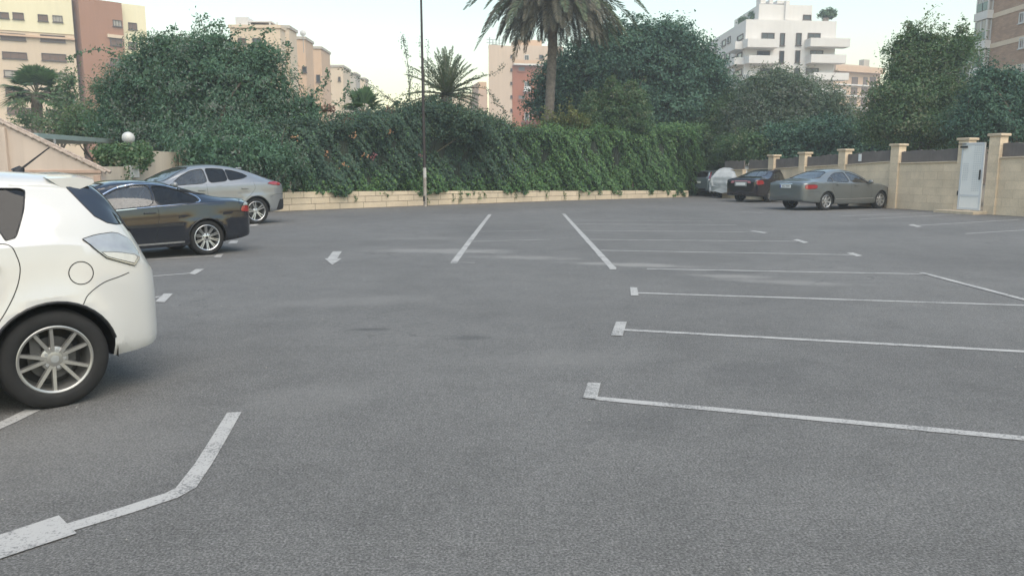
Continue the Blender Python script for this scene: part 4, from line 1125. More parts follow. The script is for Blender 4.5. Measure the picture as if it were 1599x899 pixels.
block(T, 'wing', [f3.pt(0), f3.pt(f3.L)] + back(f3, 12), 0, f3.hit(210, 8)[1], 'byellow')
for y0 in (36, 66, 96): f3.window(T, 200, 214, y0, y0 + 11, 'shutter')

# the stepped row
def step_block(label, x0, x1, x2, ytop, Y, mat, side, wins=(), extra=None):
    f = Facade(A(x0, ytop + 20, Y), A(x1, ytop + 20, Y + .2))
    e_ = A(x1, ytop + 20, Y); e2 = A(x2 + 1.5, ytop + 20, Y)                # the side wall recedes until it meets this photo column
    D = max(2.0, e_.x / e2.x * Y - Y)
    B_ = building(label, f.p, 'stepped_block', 'stepped flats beyond the drooping tree')
    p, q = Vector(f.pt(0)), Vector(f.pt(f.L))
    zt = f.hit(x0, ytop)[1]
    block(B_, 'wall', [p, q, (q.x, q.y + D), (p.x, p.y + D)], 0, zt, mat)
    block(B_, 'parapet', [(p.x - .15, p.y - .15), (q.x + .15, q.y - .15), (q.x + .15, q.y + D + .15), (p.x - .15, p.y + D + .15)], zt + .002, zt + .35, side)
    for w in wins: f.window(B_, *w)
    return B_, f, zt, D
b_, f, zt, D = step_block('pale stepped block with a roof pergola, tallest of its row', 360, 438, 441, 44, 92, 'bcream', 'bcream', [(395, 408, 60, 70, 'wglass', 'fr_dark', 1), (372, 384, 60, 70, 'shutter', 'fr_dark', 1)])
block(b_, 'roof_box', [Vector(f.pt(f.hit(368, 40)[0])), Vector(f.pt(f.hit(388, 40)[0])), Vector(f.pt(f.hit(388, 40)[0], -4)), Vector(f.pt(f.hit(368, 40)[0], -4))], zt + .36, f.hit(378, 27)[1], 'bwhite')
f.slab(b_, 'pergola_beam', 388, 424, 33, 35, 0, 'bwhite', 3.5); f.slab(b_, 'pergola_wall', 390, 421, 36, 43.2, -1.2, 'shutter_g', 3.0)
for x in (390, 421, 432): f.slab(b_, 'pergola_post', x - .8, x + .8, 34.9, 43, -.02, 'bwhite', .3)
step_block('grey-beige stepped block next to the pergola block', 438, 452, 462, 44.5, 96, 'bcream', 'bbeige')
step_block('peach stepped block with one dark window, left of the two peach ones', 463, 477, 487.5, 61.5, 106, 'bpeach', 'bbeige', [(472, 479, 104, 114, 'wglass', 'fr_dark', 0)])
step_block('peach stepped block with a dark slot window, right of the two peach ones', 488, 502, 514, 76.5, 118, 'bpeach', 'bbeige', [(494, 500, 117, 129, 'wglass', 'fr_dark', 0)])
step_block('low pale stepped block with one small window', 515, 536, 546, 105, 134, 'bcream', 'bbeige', [(528, 532, 120, 127, 'wglass', 'fr_dark', 0)])
step_block('second lowest grey-beige block of the stepped row', 547, 556, 561, 116, 150, 'bbeige', 'bbeige')
step_block('lowest and farthest block of the stepped row', 561, 570, 574, 124, 165, 'bcream', 'bbeige')
dsh = A(473, 52, 97)
ds = empty('satellite_dish', (dsh.x, dsh.y, dsh.z - 1.0)); tag(ds, 'small pale satellite dish on the roof of the peach stepped block', 'satellite dish')
MB().lathe([(.001, .0), (.2, .03), (.38, .12)], 16, 'y', (0, -.1, 1.0)).build('dish', M['fr_white'], ds, 60)
MB().tube([(0, 0, -1.3), (0, 0, 1.0)], .04).build('mast', M['grey_metal'], ds)

# tan and brick-red block in the middle
f4 = Facade(A(763, 120, 150), A(800, 120, 152)); f5 = Facade(A(800, 120, 151.9), A(880, 120, 154))
B = building('tan and brick-red apartment block with roof aerials beside the tall palm', f4.p)
zt4 = f4.hit(780, 71)[1]
block(B, 'wall', [f4.pt(0), f4.pt(f4.L), (f4.pt(f4.L)[0], f4.pt(f4.L)[1] + 14), (f4.pt(0)[0] + .3, f4.pt(0)[1] + 14)], 0, zt4, 'btan')
zr_ = f5.hit(820, 102.5)[1]
block(B, 'red_wall', [f5.pt(0.02), f5.pt(f5.L)] + back(f5, 14), 0, zr_, 'bred')
block(B, 'upper_wall', [f5.pt(0.02, -.5), f5.pt(f5.L, -.5)] + back(f5, 13), zr_, f5.hit(820, 70.5)[1], 'btan')
f5.slab(B, 'balcony', 801, 846, 100.5, 103, .9, 'bwhite'); f5.slab(B, 'balcony_rail', 801.5, 845.5, 95, 100.4, .85, 'bpeach', -.75)
for y0 in (86, 107, 128, 149, 170): f4.window(B, 796.8, 800, y0, y0 + 4.5, 'wglass', 'fr_dark', 0)
f5.window(B, 809, 820, 104.5, 112, 'shutter_g', 'bred', 0); f5.window(B, 809, 820, 149, 155.5, 'shutter_g', 'bred', 0)
f5.window(B, 819, 826, 128, 142, 'wglass', 'fr_white', 1, 'balcony_door'); f5.slab(B, 'balcony', 816.5, 828, 142, 143.6, .8, 'bwhite'); f5.slab(B, 'balcony_rail', 817, 827.5, 136, 142, .78, 'fr_white', -.7)
f5.window(B, 819, 826, 176, 190, 'wglass', 'fr_white', 1, 'balcony_door')
fu = Facade(Vector(f5.pt(0, -.5)), Vector(f5.pt(f5.L, -.5)))
fu.window(B, 819, 826, 86, 97, 'wglass', 'fr_white', 1); fu.window(B, 842, 848, 86, 92, 'wglass', 'fr_dark', 0)
fu.slab(B, 'penthouse', 808, 850, 60, 70.4, -2, 'bpeach', 6)
b = MB()
for x in (771, 776, 781, 786):
    u = f4.hit(x, 70)[0]; x_, y_ = f4.pt(u, -2)
    b.tube([(x_ - B.location.x, y_ - B.location.y, zt4), (x_ - B.location.x, y_ - B.location.y, f4.hit(x, 56 + (x % 3) * 2)[1])], .09, 5)
for yy in (60, 65):
    p, q = f4.pt(f4.hit(766, yy)[0], -2), f4.pt(f4.hit(790, yy)[0], -2); z = f4.hit(778, yy)[1]
    b.tube([(p[0] - B.location.x, p[1] - B.location.y, z), (q[0] - B.location.x, q[1] - B.location.y, z)], .06, 5)
b.build('roof_aerials', M['grey_metal'], B)
f4.slab(B, 'roof_hut', 778, 787, 66, 71, -3, 'shutter_g', 5)
f6 = Facade(A(747, 150, 118), A(761, 150, 118.3))
B = building('narrow pinkish tower house left of the brick-red block', f6.p, 'tower_house')
block(B, 'wall', [f6.pt(0), f6.pt(f6.L)] + back(f6, 6), 0, f6.hit(754, 140)[1], 'bpink')
block(B, 'upper_wall', [f6.pt(.1, -.1), f6.pt(f6.L - .1, -.1)] + back(f6, 5.8), f6.hit(754, 140)[1], f6.hit(754, 128)[1], 'bpeach')
f7 = Facade(A(700, 264, 140), A(748, 264, 141))
B = building('low pale flats behind the small stiff-leaved palm', f7.p, 'low_flats')
block(B, 'wall', [f7.pt(0), f7.pt(f7.L)] + back(f7, 8), 0, f7.hit(730, 148)[1], 'bcream')
for y0 in (156, 168): f7.window(B, 734, 743, y0, y0 + 7, 'wglass', 'fr_dark', 1)
for lab, x0, x1, y0, y1, Y in (('terracotta tiled roof of a garden house showing through the creeper', 533, 580, 186, 204, 39.0), ('little tiled house by the foot of the tall palm', 815, 846, 187, 203, 46.0)):
    f8 = Facade(A(x0, 264, Y), A(x1, 264, Y))
    B = building(lab, f8.p, 'tiled_house')
    ze, zp = f8.hit(x0, y1 - (0 if x0 < 700 else 6))[1], f8.hit(x0, y0)[1]
    block(B, 'wall', [f8.pt(0, -.3), f8.pt(f8.L, -.3)] + back(f8, 4.5), 0, ze - .02, 'bcream')
    b = MB(); nn_ = int(f8.L / .22)
    for k in range(nn_):
        x = f8.L * (k + .5) / nn_; b.tube([(x, -.15, ze), (x, 2.2, zp)], .12, 6); b.tube([(x, 4.6, ze), (x, 2.2, zp)], .12, 6)
    b.add([(0, -.1, ze - .03), (f8.L, -.1, ze - .03), (f8.L, 2.2, zp - .05), (0, 2.2, zp - .05), (0, 4.6, ze - .03), (f8.L, 4.6, ze - .03)], [(0, 1, 2, 3), (3, 2, 5, 4), (0, 3, 4), (1, 5, 2)])
    b.build('roof', plain('terracotta_roof', (.36, .15, .11), .9, var=.25, scale=2), B, 60)

# white block, right of centre
c0, cfar = A(1164, 60, 112), A(1102, 80, 134)
ff = Facade(c0, A(1305, 60, 113.5)); fl_ = Facade(cfar, c0)
B = building('white apartment block with long balconies and a roof terrace', c0)
zt = ff.hit(1230, 32)[1]
e = Vector(ff.pt(ff.L)); vv = Vector((cfar.x - c0.x, cfar.y - c0.y))
block(B, 'wall', [c0, e, e + vv, cfar], 0, zt, 'bwhite')
u0, u1 = ff.hit(1190, 32)[0], ff.hit(1274, 32)[0]
p, q = Vector(ff.pt(u0, -1.2)), Vector(ff.pt(u1, -1.2)); vn = vv.normalized()
block(B, 'penthouse', [p, q, q + vn * 12, p + vn * 12], zt + .002, ff.hit(1230, 5)[1], 'bwhite')
fp = Facade(p, q)
fp.window(B, 1254, 1266, 24, 31.5, 'wglass', 'fr_dark', 0)
for x0, x1, y0 in ((1190, 1198, -4), (1204, 1210, -1), (1216, 1232, 0)): fp.slab(B, 'chimney', x0, x1, y0, 5, -.5, 'bwhite', 2.0, at_y=5)
fp.slab(B, 'party_wall', 1226, 1232, 2, 32, .3, 'bwhite')
for x0, x1, y0, y1 in ((1189, 1209, 52, 62), (1261, 1281, 52, 61.5), (1218, 1225, 52, 72), (1243, 1251, 52, 71.5), (1182, 1202, 80, 89), (1265, 1285, 79.5, 88), (1216.5, 1224, 80, 99), (1241.5, 1249, 79, 98.5),
                       (1187, 1207, 107, 116.5), (1258, 1278, 106.5, 116), (1216, 1223, 107.5, 127), (1240, 1248, 106.5, 126), (1187, 1207, 134, 144), (1258, 1278, 134, 144)):
    ff.window(B, x0, x1, y0, y1, 'wglass', 'fr_dark', 1 if x1 - x0 > 15 else 0)
for x0, x1, y0, y1 in ((1160, 1209, 64, 77), (1257, 1318, 63, 76), (1162, 1208, 89.5, 101.5), (1258, 1312, 88, 101), (1262, 1316, 116, 127), (1162, 1204, 118, 129), (1262, 1312, 141, 150)):
    ff.slab(B, 'balcony', x0, x1, y0, y1, 1.7, 'bwhite', .02)
for x0, x1, y0, y1 in ((1128, 1134, 63, 72), (1137, 1141, 58, 67), (1152, 1161, 55, 63), (1105, 1110, 79, 87), (1113, 1119, 75, 83), (1127, 1132, 86, 96), (1134, 1140, 83, 94), (1144, 1150, 89, 98), (1152, 1159, 83, 94), (1104, 1111, 99, 107), (1113, 1120, 96, 105), (1130, 1139, 107, 116), (1146, 1159, 110, 119)):
    fl_.window(B, x0, x1, y0, y1, 'wglass', 'fr_dark', 0)
for x0, x1, y0, y1 in ((1142, 1163, 65, 78), (1142, 1163, 92, 103), (1118, 1140, 76, 84)):
    pass
block(B, 'side_balcony', [Vector(fl_.pt(fl_.L - 4.5, 0.02)), Vector(fl_.pt(fl_.L - .02, 0.02)), Vector(fl_.pt(fl_.L - .02, 1.4)), Vector(fl_.pt(fl_.L - 4.5, 1.4))], ff.hit(1166, 77)[1], ff.hit(1166, 65)[1], 'bwhite')
block(B, 'side_balcony', [Vector(fl_.pt(fl_.L - 4.5, 0.02)), Vector(fl_.pt(fl_.L - .02, 0.02)), Vector(fl_.pt(fl_.L - .02, 1.4)), Vector(fl_.pt(fl_.L - 4.5, 1.4))], ff.hit(1166, 101)[1], ff.hit(1166, 90)[1], 'bwhite')
def roof_plant(label, px, py, rx, ry, Y, seed, zbase):
    rg = np.random.default_rng(seed); c = A(px, py, Y); k = Y / F_PX
    o = empty('potted_shrub', (c.x, c.y, zbase)); tag(o, label, 'plant', 'roof terrace plants')
    b = MB().lathe([(.001, .003), (.35, .003), (.45, .6), (.001, .6)], 12); b.build('pot', M['tile'], o)
    MB().tube([(0, 0, .5), (0, 0, c.z - zbase)], .06).build('stem', M['stem'], o)
    quads_object('foliage', crown_leaves([((0, 0, c.z - zbase), (rx * k, rx * k * .8, ry * k)), ((rx * k * .5, 0, c.z - zbase - .2), (rx * k * .6, rx * k * .5, ry * k * .7))], 900, .35, rg, clump=.4, inner=.1)[0], LV['mid'], o)
roof_plant('rounded shrub on the roof terrace right of the penthouse', 1290, 22, 11, 7, 114.5, 71, zt)
roof_plant('shrub on the roof terrace just left of the penthouse', 1180, 25, 8, 7, 116, 72, zt)
roof_plant('low shrub at the far left corner of the roof terrace', 1160, 33, 6, 5, 118, 73, zt)

# orange block behind it
f9 = Facade(A(1302, 130, 190), A(1374, 130, 196))
B = building('orange apartment block with chimneys behind the tall leafy tree', f9.p)
block(B, 'wall', [f9.pt(0), f9.pt(f9.L)] + back(f9, 12), 0, f9.hit(1340, 107)[1], 'bpeach')
f9.slab(B, 'cornice', 1299, 1376, 105, 114, 1.2, 'bpeach', at_y=110)
f9.slab(B, 'penthouse', 1316, 1374, 99, 105, -3, 'btan', 6)
for x0, x1, y0 in ((1313, 1320, 91), (1334, 1340, 92), (1369, 1378, 90)): f9.slab(B, 'chimney', x0, x1, y0, 104, -4, 'bbeige', 5.5, at_y=100)
for y0, xs in ((121, ((1330, 1339), (1348, 1354), (1358, 1367))), (137, ((1311, 1315), (1329, 1338), (1345, 1354), (1358, 1365))), (154, ((1327, 1337), (1344, 1352), (1358, 1366))), (172, ((1327, 1337), (1343, 1352), (1358, 1366)))):
    for x0, x1 in xs: f9.window(B, x0, x1, y0, y0 + 11, 'shutter', 'fr_dark', 0)
for y0 in (132.5, 149.5, 167, 184): f9.slab(B, 'floor_ledge', 1303, 1374, y0, y0 + 2.2, .5, 'bwhite', at_y=150)
f9.slab(B, 'balcony', 1336, 1360, 183, 190, 1.6, 'bwhite')

# brown brick block at the right edge: its long face runs away from the camera
X6 = A(1547, 60, 80).x
pn, pf = Vector((X6, 52)), Vector((X6, 80))
f10 = Facade(pf, pn)
B = building('brown brick block with pale floor bands and glazed bays at the right edge', pf)
block(B, 'wall', [pf, pn, pn + Vector((14, 0)), pf + Vector((14, 0))], 0, 24, 'brick')
for z in (A(1547, 112, 80).z, A(1547, 71, 80).z, A(1547, 24, 80).z, A(1547, 150, 80).z):
    block(B, 'floor_band', [pf + Vector((-.06, .06)), pn + Vector((-.06, -.06)), pn + Vector((.3, -.06)), pf + Vector((.3, .06))], z - .35, z + .1, 'bcream')
for y0, y1 in ((59, 76), (102, 115), (20, 36)): f10.window(B, 1593, 1600, y0, y1, 'shutter', 'fr_white', 1)
zs = [A(1547, 150, 80).z, A(1547, 112, 80).z, A(1547, 71, 80).z, A(1547, 24, 80).z, A(1547, -22, 80).z]
for z0, z1 in zip(zs, zs[1:]):
    pl = [(X6 - .45, 80.1), (X6 + 3, 80.1), (X6 + 3, 82.0), (X6 - .45, 82.0)]
    by = block(B, 'glazed_bay', pl, z0 + .55, z1 - .35, 'wpale')
    def near_(p_): return (p_[0] - B.location.x, p_[1] - B.location.y)
    for (x, y) in ((X6 - .45, 80.1), (X6 - .02, 80.1), (X6 - .45, 82.0), (X6 - .45, 81.0)):
        x_, y_ = near_((x, y)); MB().box((x_, y_, (z0 + z1) / 2 + .1), (.14, .14, z1 - z0 - .92)).build('bay_mullion', M['fr_white'], by)
    x_, y_ = near_((X6 - .22, 80.07)); MB().box((x_, y_, z0 + 1.5), (.27, .14, .1)).build('bay_rail', M['fr_white'], by)
    x_, y_ = near_((X6 - .22, 80.04))
    MB().box((x_ - .27, y_ + 1.0, z0 + .98), (.06, 1.7, .8)).build('green_panel', M['greenglass'], by)
    block(B, 'bay_floor', [(X6 - .6, 79.9), (X6 + 3, 79.9), (X6 + 3, 82.2), (X6 - .6, 82.2)], z0 - .3, z0 + .5, 'bwhite')
# white banded block behind
X7 = A(1510, 95, 128).x
f11 = Facade(Vector((X7, 140)), Vector((X7, 112)))
B = building('white block with dark window bands behind the brown brick block', f11.p)
block(B, 'wall', [f11.p, f11.q, f11.q + Vector((16, 0)), f11.p + Vector((16, 0))], 0, A(1510, 70, 128).z, 'bwhite')
z7 = [A(1510, y, 128).z for y in (88, 114, 140)]
for z in z7:
    for k in range(6):
        y = 138 - k * 4.6
        o = MB().box((0, 0, 0), (.16, 4.2, 1.5)).build('window', M['fr_dark'], B); o.location = (X7 - .03 - B.location.x, y - 1.8 - B.location.y, z)
        MB().box((-.07, 0, 0), (.06, 3.9, 1.25)).build('pane', M['wglass'], o)
    block(B, 'floor_ledge', [(X7 - .5, 112), (X7 - .02, 112), (X7 - .02, 140), (X7 - .5, 140)], z - 1.4, z - .95, 'bwhite')
# ------------------------------------------------------------------ cars
def paint(name, col, metal=0.0, rough=0.32, dust=.5, dirt=0.05):
    m, nt, p, out = new_mat(name)
    tc = N(nt, 'ShaderNodeTexCoord')
    n = noise(nt, 1.7, 5, .6, tc.outputs['Object'])
    c = mix(nt, 1.0, col, ramp(nt, n.outputs[0], [(.25, 1 - dirt), (.75, 1 + dirt)]).outputs[0], 'MULTIPLY')
    sep = N(nt, 'ShaderNodeSeparateXYZ'); nt.links.new(tc.outputs['Object'], sep.inputs[0])
    n2 = noise(nt, 14, 5, .65, tc.outputs['Object'])
    low = ramp(nt, math_n(nt, 'ADD', sep.outputs['Z'], math_n(nt, 'MULTIPLY', math_n(nt, 'SUBTRACT', n2.outputs[0], .5), .35)), [(.12, .55), (.48, 0.0)]).outputs[0]
    c = mix(nt, math_n(nt, 'MULTIPLY', low, dust * .8), c, (.16, .15, .13))       # road dust on the lower body
    g = N(nt, 'ShaderNodeNewGeometry')
    c = mix(nt, g.outputs['Backfacing'], c, (.02, .02, .021))               # the inner lining of the shell
    nt.links.new(c, p.inputs['Base Color'])
    p.inputs['Metallic'].default_value = metal
    nt.links.new(math_n(nt, 'ADD', math_n(nt, 'MULTIPLY', low, .4), rough), p.inputs['Roughness'])
    p.inputs['Coat Weight'].default_value = .9; p.inputs['Coat Roughness'].default_value = .045; p.inputs['Coat IOR'].default_value = 1.5
    return m
def rubber_mat():
    m, nt, p, out = new_mat('tyre_rubber')
    tc = N(nt, 'ShaderNodeTexCoord'); n = noise(nt, 12, 5, .6, tc.outputs['Object'])
    nt.links.new(ramp(nt, n.outputs[0], [(.3, (.005, .005, .0055)), (.75, (.014, .0137, .0133))]).outputs[0], p.inputs['Base Color'])
    p.inputs['Roughness'].default_value = .78
    return m
M['rubber'] = rubber_mat()
M['alloy'] = plain('alloy_rim', (.42, .42, .42), .33, .85, var=.1, scale=8)
M['alloy_warm'] = plain('worn_alloy_rim', (.36, .355, .34), .38, .75, var=.14, scale=10)
M['alloy_bright'] = plain('bright_alloy_rim', (.50, .51, .52), .28, .8, var=.06)
M['dark_disc'] = plain('brake_steel', (.10, .10, .10), .5, .6, var=.2)
M['rimdark'] = plain('dark_rim_barrel', (.03, .03, .03), .6, .3, var=.3)
M['well'] = plain('wheel_well_lining', (.010, .010, .010), .95)
M['seam'] = plain('panel_gap', (.012, .012, .012), .9)
M['trim'] = plain('black_window_rubber', (.012, .012, .013), .45)
M['chrome'] = plain('bright_window_trim', (.75, .76, .78), .18, 1.0)
M['cloth_seat'] = plain('dark_seat_cloth', (.022, .022, .024), .9, var=.2)
M['cabin'] = plain('cabin_lining', (.05, .05, .05), .9, var=.15)
M['red'] = plain('red_lamp', (.24, .010, .014), .12, coat=1.0)
M['redc'] = plain('pink_clear_lamp', (.36, .14, .16), .12, coat=1.0)
M['clear'] = plain('clear_chrome_lamp', (.44, .425, .40), .26, .6, coat=1.0, var=.15, scale=9)
M['gloss_black'] = plain('dark_glazing', (.012, .014, .02), .04, coat=1.0)
M['lens'] = plain('frosted_lamp_lens', (.50, .50, .48), .22, coat=1.0, var=.1, scale=20)
M['plate'] = plain('number_plate', (.70, .70, .68), .5)
M['plateblue'] = plain('plate_blue_band', (.03, .07, .32), .5)
M['ink'] = plain('plate_characters', (.02, .02, .02), .6)
M['glass_dark'] = glass_mat('privacy_glass', (.055, .06, .07), .75, .02, .02, 1.5)
M['glass_mid'] = glass_mat('tinted_glass', (.62, .67, .65), 1.0, .02, .08)
M['glass_clear'] = glass_mat('side_glass', (.76, .82, .79), 1.0, .02, .07)

def pchip(pts):
    """monotone cubic through points"""
    x = np.array([p[0] for p in pts], float); y = np.array([p[1] for p in pts], float)
    h = np.diff(x); d = np.diff(y) / h; m = np.zeros_like(y)
    for i in range(1, len(x) - 1):
        if d[i - 1] * d[i] > 0:
            w1, w2 = 2 * h[i] + h[i - 1], h[i] + 2 * h[i - 1]; m[i] = (w1 + w2) / (w1 / d[i - 1] + w2 / d[i])
    m[0], m[-1] = d[0], d[-1]
    def f(v):
        v = min(max(v, x[0]), x[-1]); i = min(np.searchsorted(x, v, 'right') - 1, len(x) - 2); t = (v - x[i]) / h[i]
        return ((1 + 2 * t) * (1 - t) ** 2 * y[i] + t * (1 - t) ** 2 * h[i] * m[i] + t * t * (3 - 2 * t) * y[i + 1] + t * t * (t - 1) * h[i] * m[i + 1])
    return f

def loft_body(sp, ds=.035):
    top, belt, half, bot, roofw = (pchip(sp[k]) for k in ('top', 'belt', 'half', 'bottom', 'roofw'))
    x0, x1 = sp['top'][0][0], sp['top'][-1][0]
    fx = np.linspace(x0, x1, 3000); fz = np.array([top(v) for v in fx]); fw = np.array([half(v) for v in fx])
    arc = np.concatenate([[0], np.cumsum(np.sqrt(np.diff(fx) ** 2 + np.diff(fz) ** 2 + .7 * np.diff(fw) ** 2))])
    n = int(arc[-1] / ds); xs = np.interp(np.linspace(0, arc[-1], n), arc, fx)
    flare = sp.get('flare', .012); axles = (0.0, sp['wb']); ar = sp['arch']
    rings = []
    for x in xs:
        zt, w, zb, wr = top(x), half(x), bot(x), roofw(x)
        zs = min(belt(x), zt - .045); zb = min(zb, zs - .12); hu = zt - zs
        wr = min(wr, w * .93)
        s = []
        for f in (0, .45, .86): s.append((w * f, zb))
        s.append((w * .955, zb + .008)); s.append((w * .978, zb + .04))
        hb = zs - zb
        for t in np.linspace(.12, 1, 12):
            tuck = .022 * (1 - t) ** 2 + .030 * max(0, t - .62) ** 1.5 / .38 ** 1.5
            y = w * (1 - tuck); z = zb + hb * t
            for a in axles:                                     # wheel-arch swelling
                r = math.hypot(x - a, z - sp['wr'])
                y += flare * math.exp(-((r - ar) / .09) ** 2) * (1 if r > ar * .8 else .3) * (.6 if t > .93 else 1)
            y -= sp.get('crease', .0) * math.exp(-((t - .70) / .05) ** 2)
            s.append((y, z))
        ys = s[-1][0]
        wr = min(wr, ys - .02)
        hs = hu * .78
        s.append((ys - .018, zs + min(.018, hu * .2)))
        for t in np.linspace(.12, 1, 9):
            bow = .022 * math.sin(math.pi * t) * min(1, hu / .3)
            s.append((ys - .022 + (wr - ys + .022) * t + bow, zs + min(.018, hu * .2) + (hs - min(.018, hu * .2)) * t))
        yb, z1 = s[-1]
        for a in np.linspace(0, math.pi / 2, 11)[1:]:
            s.append((yb * max(0, math.cos(a)) ** (2 / 2.9), z1 + (zt - z1) * math.sin(a) ** (2 / 2.3)))
        s[-1] = (0.0, zt)
        rings.append([(x, y, z) for y, z in s])
    m = len(rings[0]); vs, fs = [], []
    per = 2 * m - 2
    for r in rings:
        vs += r + [(x, -y, z) for x, y, z in reversed(r[1:-1])]
    for i in range(len(rings) - 1):
        for k in range(per):
            fs.append((i * per + k, (i + 1) * per + k, (i + 1) * per + (k + 1) % per, i * per + (k + 1) % per))
    for i, rev in ((0, False), (len(rings) - 1, True)):
        cz = sum(v[2] for v in rings[i]) / m
        c = len(vs); vs.append((rings[i][0][0] + (-.012 if i == 0 else .012), 0, cz))
        for k in range(per):
            a, b_ = i * per + k, i * per + (k + 1) % per
            fs.append((a, b_, c) if not rev else (b_, a, c))
    bm = bmesh.new()
    bv = [bm.verts.new(v) for v in vs]
    for f in fs:
        try: bm.faces.new([bv[i] for i in f])
        except ValueError: pass
    bmesh.ops.recalc_face_normals(bm, faces=bm.faces)
    if bm.calc_volume(signed=True) < 0: bmesh.ops.reverse_faces(bm, faces=bm.faces)
    bm.normal_update()
    return bm

def axes(phi):
    return Vector((math.cos(phi), math.sin(phi), 0)), Vector((math.sin(phi), -math.cos(phi), 0))
def chaikin(poly, n=2, q=.25):
    for _ in range(n):
        o = []
        for i, p in enumerate(poly):
            r = poly[(i + 1) % len(poly)]
            o += [(p[0] + (r[0] - p[0]) * q, p[1] + (r[1] - p[1]) * q), (p[0] + (r[0] - p[0]) * (1 - q), p[1] + (r[1] - p[1]) * (1 - q))]
        poly = o
    return poly
def ccw(poly):
    a = sum(p[0] * q[1] - q[0] * p[1] for p, q in zip(poly, poly[1:] + poly[:1]))
    return poly if a > 0 else poly[::-1]
def cut_planes(poly, h):
    poly = ccw(poly); out = []
    for p, q in zip(poly, poly[1:] + poly[:1]):
        ex, ez = q[0] - p[0], q[1] - p[1]
        if math.hypot(ex, ez) < 1e-5: continue
        n2 = (ez, -ex)                                         # outward for CCW
        out.append((h * p[0] + Vector((0, 0, p[1])), (h * n2[0] + Vector((0, 0, n2[1]))).normalized()))
    return out
def inside(poly_planes, c):
    return all((c - co).dot(no) < 1e-5 for co, no in poly_planes)
def patch(src, poly, phi, facing=.12):
    """the piece of the body surface seen through a convex outline from direction phi"""
    d, h = axes(phi); bm = src.copy()
    us = [p[0] for p in poly]; zs = [p[1] for p in poly]; mg = .12
    kill = []
    for f in bm.faces:
        c = f.calc_center_median(); u = c.dot(h)
        if f.normal.dot(d) < facing or not (min(us) - mg < u < max(us) + mg and min(zs) - mg < c.z < max(zs) + mg): kill.append(f)
    bmesh.ops.delete(bm, geom=kill, context='FACES')
    for co, no in cut_planes(poly, h):
        bmesh.ops.bisect_plane(bm, geom=bm.verts[:] + bm.edges[:] + bm.faces[:], plane_co=co, plane_no=no, clear_outer=True, dist=1e-5)
    bmesh.ops.remove_doubles(bm, verts=bm.verts, dist=1e-4)
    todo, isl = set(bm.faces), []                       # keep the outermost piece only
    while todo:
        st = [todo.pop()]; cur = list(st)
        while st:
            for e in st.pop().edges:
                for f in e.link_faces:
                    if f in todo: todo.remove(f); st.append(f); cur.append(f)
        isl.append(cur)
    if len(isl) > 1:
        keep = max(isl, key=lambda g: sum(f.calc_center_median().dot(d) * f.calc_area() for f in g) / max(1e-9, sum(f.calc_area() for f in g)))
        bmesh.ops.delete(bm, geom=[f for g in isl if g is not keep for f in g], context='FACES')
    bm.normal_update()
    return bm
def punch(bm, poly, phi, facing=.12):
    d, h = axes(phi); pl = cut_planes(poly, h)
    us = [p[0] for p in poly]; zs = [p[1] for p in poly]; mg = .12
    def near():
        return [f for f in bm.faces if f.normal.dot(d) > facing and min(us) - mg < f.calc_center_median().dot(h) < max(us) + mg and min(zs) - mg < f.calc_center_median().z < max(zs) + mg]
    for co, no in pl:
        fs = near(); es = {e for f in fs for e in f.edges}; vs = {v for f in fs for v in f.verts}
        bmesh.ops.bisect_plane(bm, geom=list(vs) + list(es) + fs, plane_co=co, plane_no=no, dist=1e-5)
    bmesh.ops.delete(bm, geom=[f for f in near() if inside(pl, f.calc_center_median())], context='FACES')
def loop_of(bm):
    es = [e for e in bm.edges if e.is_boundary]
    adj = {}
    for e in es:
        for v in e.verts: adj.setdefault(v, []).append(e)
    best = []
    seen = set()
    for e0 in es:
        if e0 in seen: continue
        v = e0.verts[0]; lp = [v]; e = e0
        while e and e not in seen:
            seen.add(e); v = e.other_vert(v); lp.append(v)
            e = next((k for k in adj[v] if k not in seen), None)
        if len(lp) > len(best): best = lp
    return best
def bm_obj(name, bm, mats, parent, smooth=40):
    me = bpy.data.meshes.new(name); bm.to_mesh(me); bm.free()
    for m in (mats if isinstance(mats, (list, tuple)) else [mats]): me.materials.append(m)
    if smooth: smooth_mesh(me, smooth)
    return link(bpy.data.objects.new(name, me), parent)
def flip_y(bm):
    for v in bm.verts: v.co.y = -v.co.y
    bmesh.ops.reverse_faces(bm, faces=bm.faces); bm.normal_update()
def pad(bm, out, depth=.02):
    """lift a patch off the body and give it an edge"""
    bm.normal_update()
    nv = {v: v.normal.copy() for v in bm.verts}
    for v in bm.verts: v.co += nv[v] * out
    r = bmesh.ops.extrude_edge_only(bm, edges=[e for e in bm.edges if e.is_boundary])
    nw = [g for g in r['geom'] if isinstance(g, bmesh.types.BMVert)]
    for v in nw:
        src = min((e.other_vert(v) for e in v.link_edges if e.other_vert(v) in nv), key=lambda w: (w.co - v.co).length, default=None)
        if src is not None: v.co -= nv[src] * depth
    bmesh.ops.recalc_face_normals(bm, faces=bm.faces)
    return bm

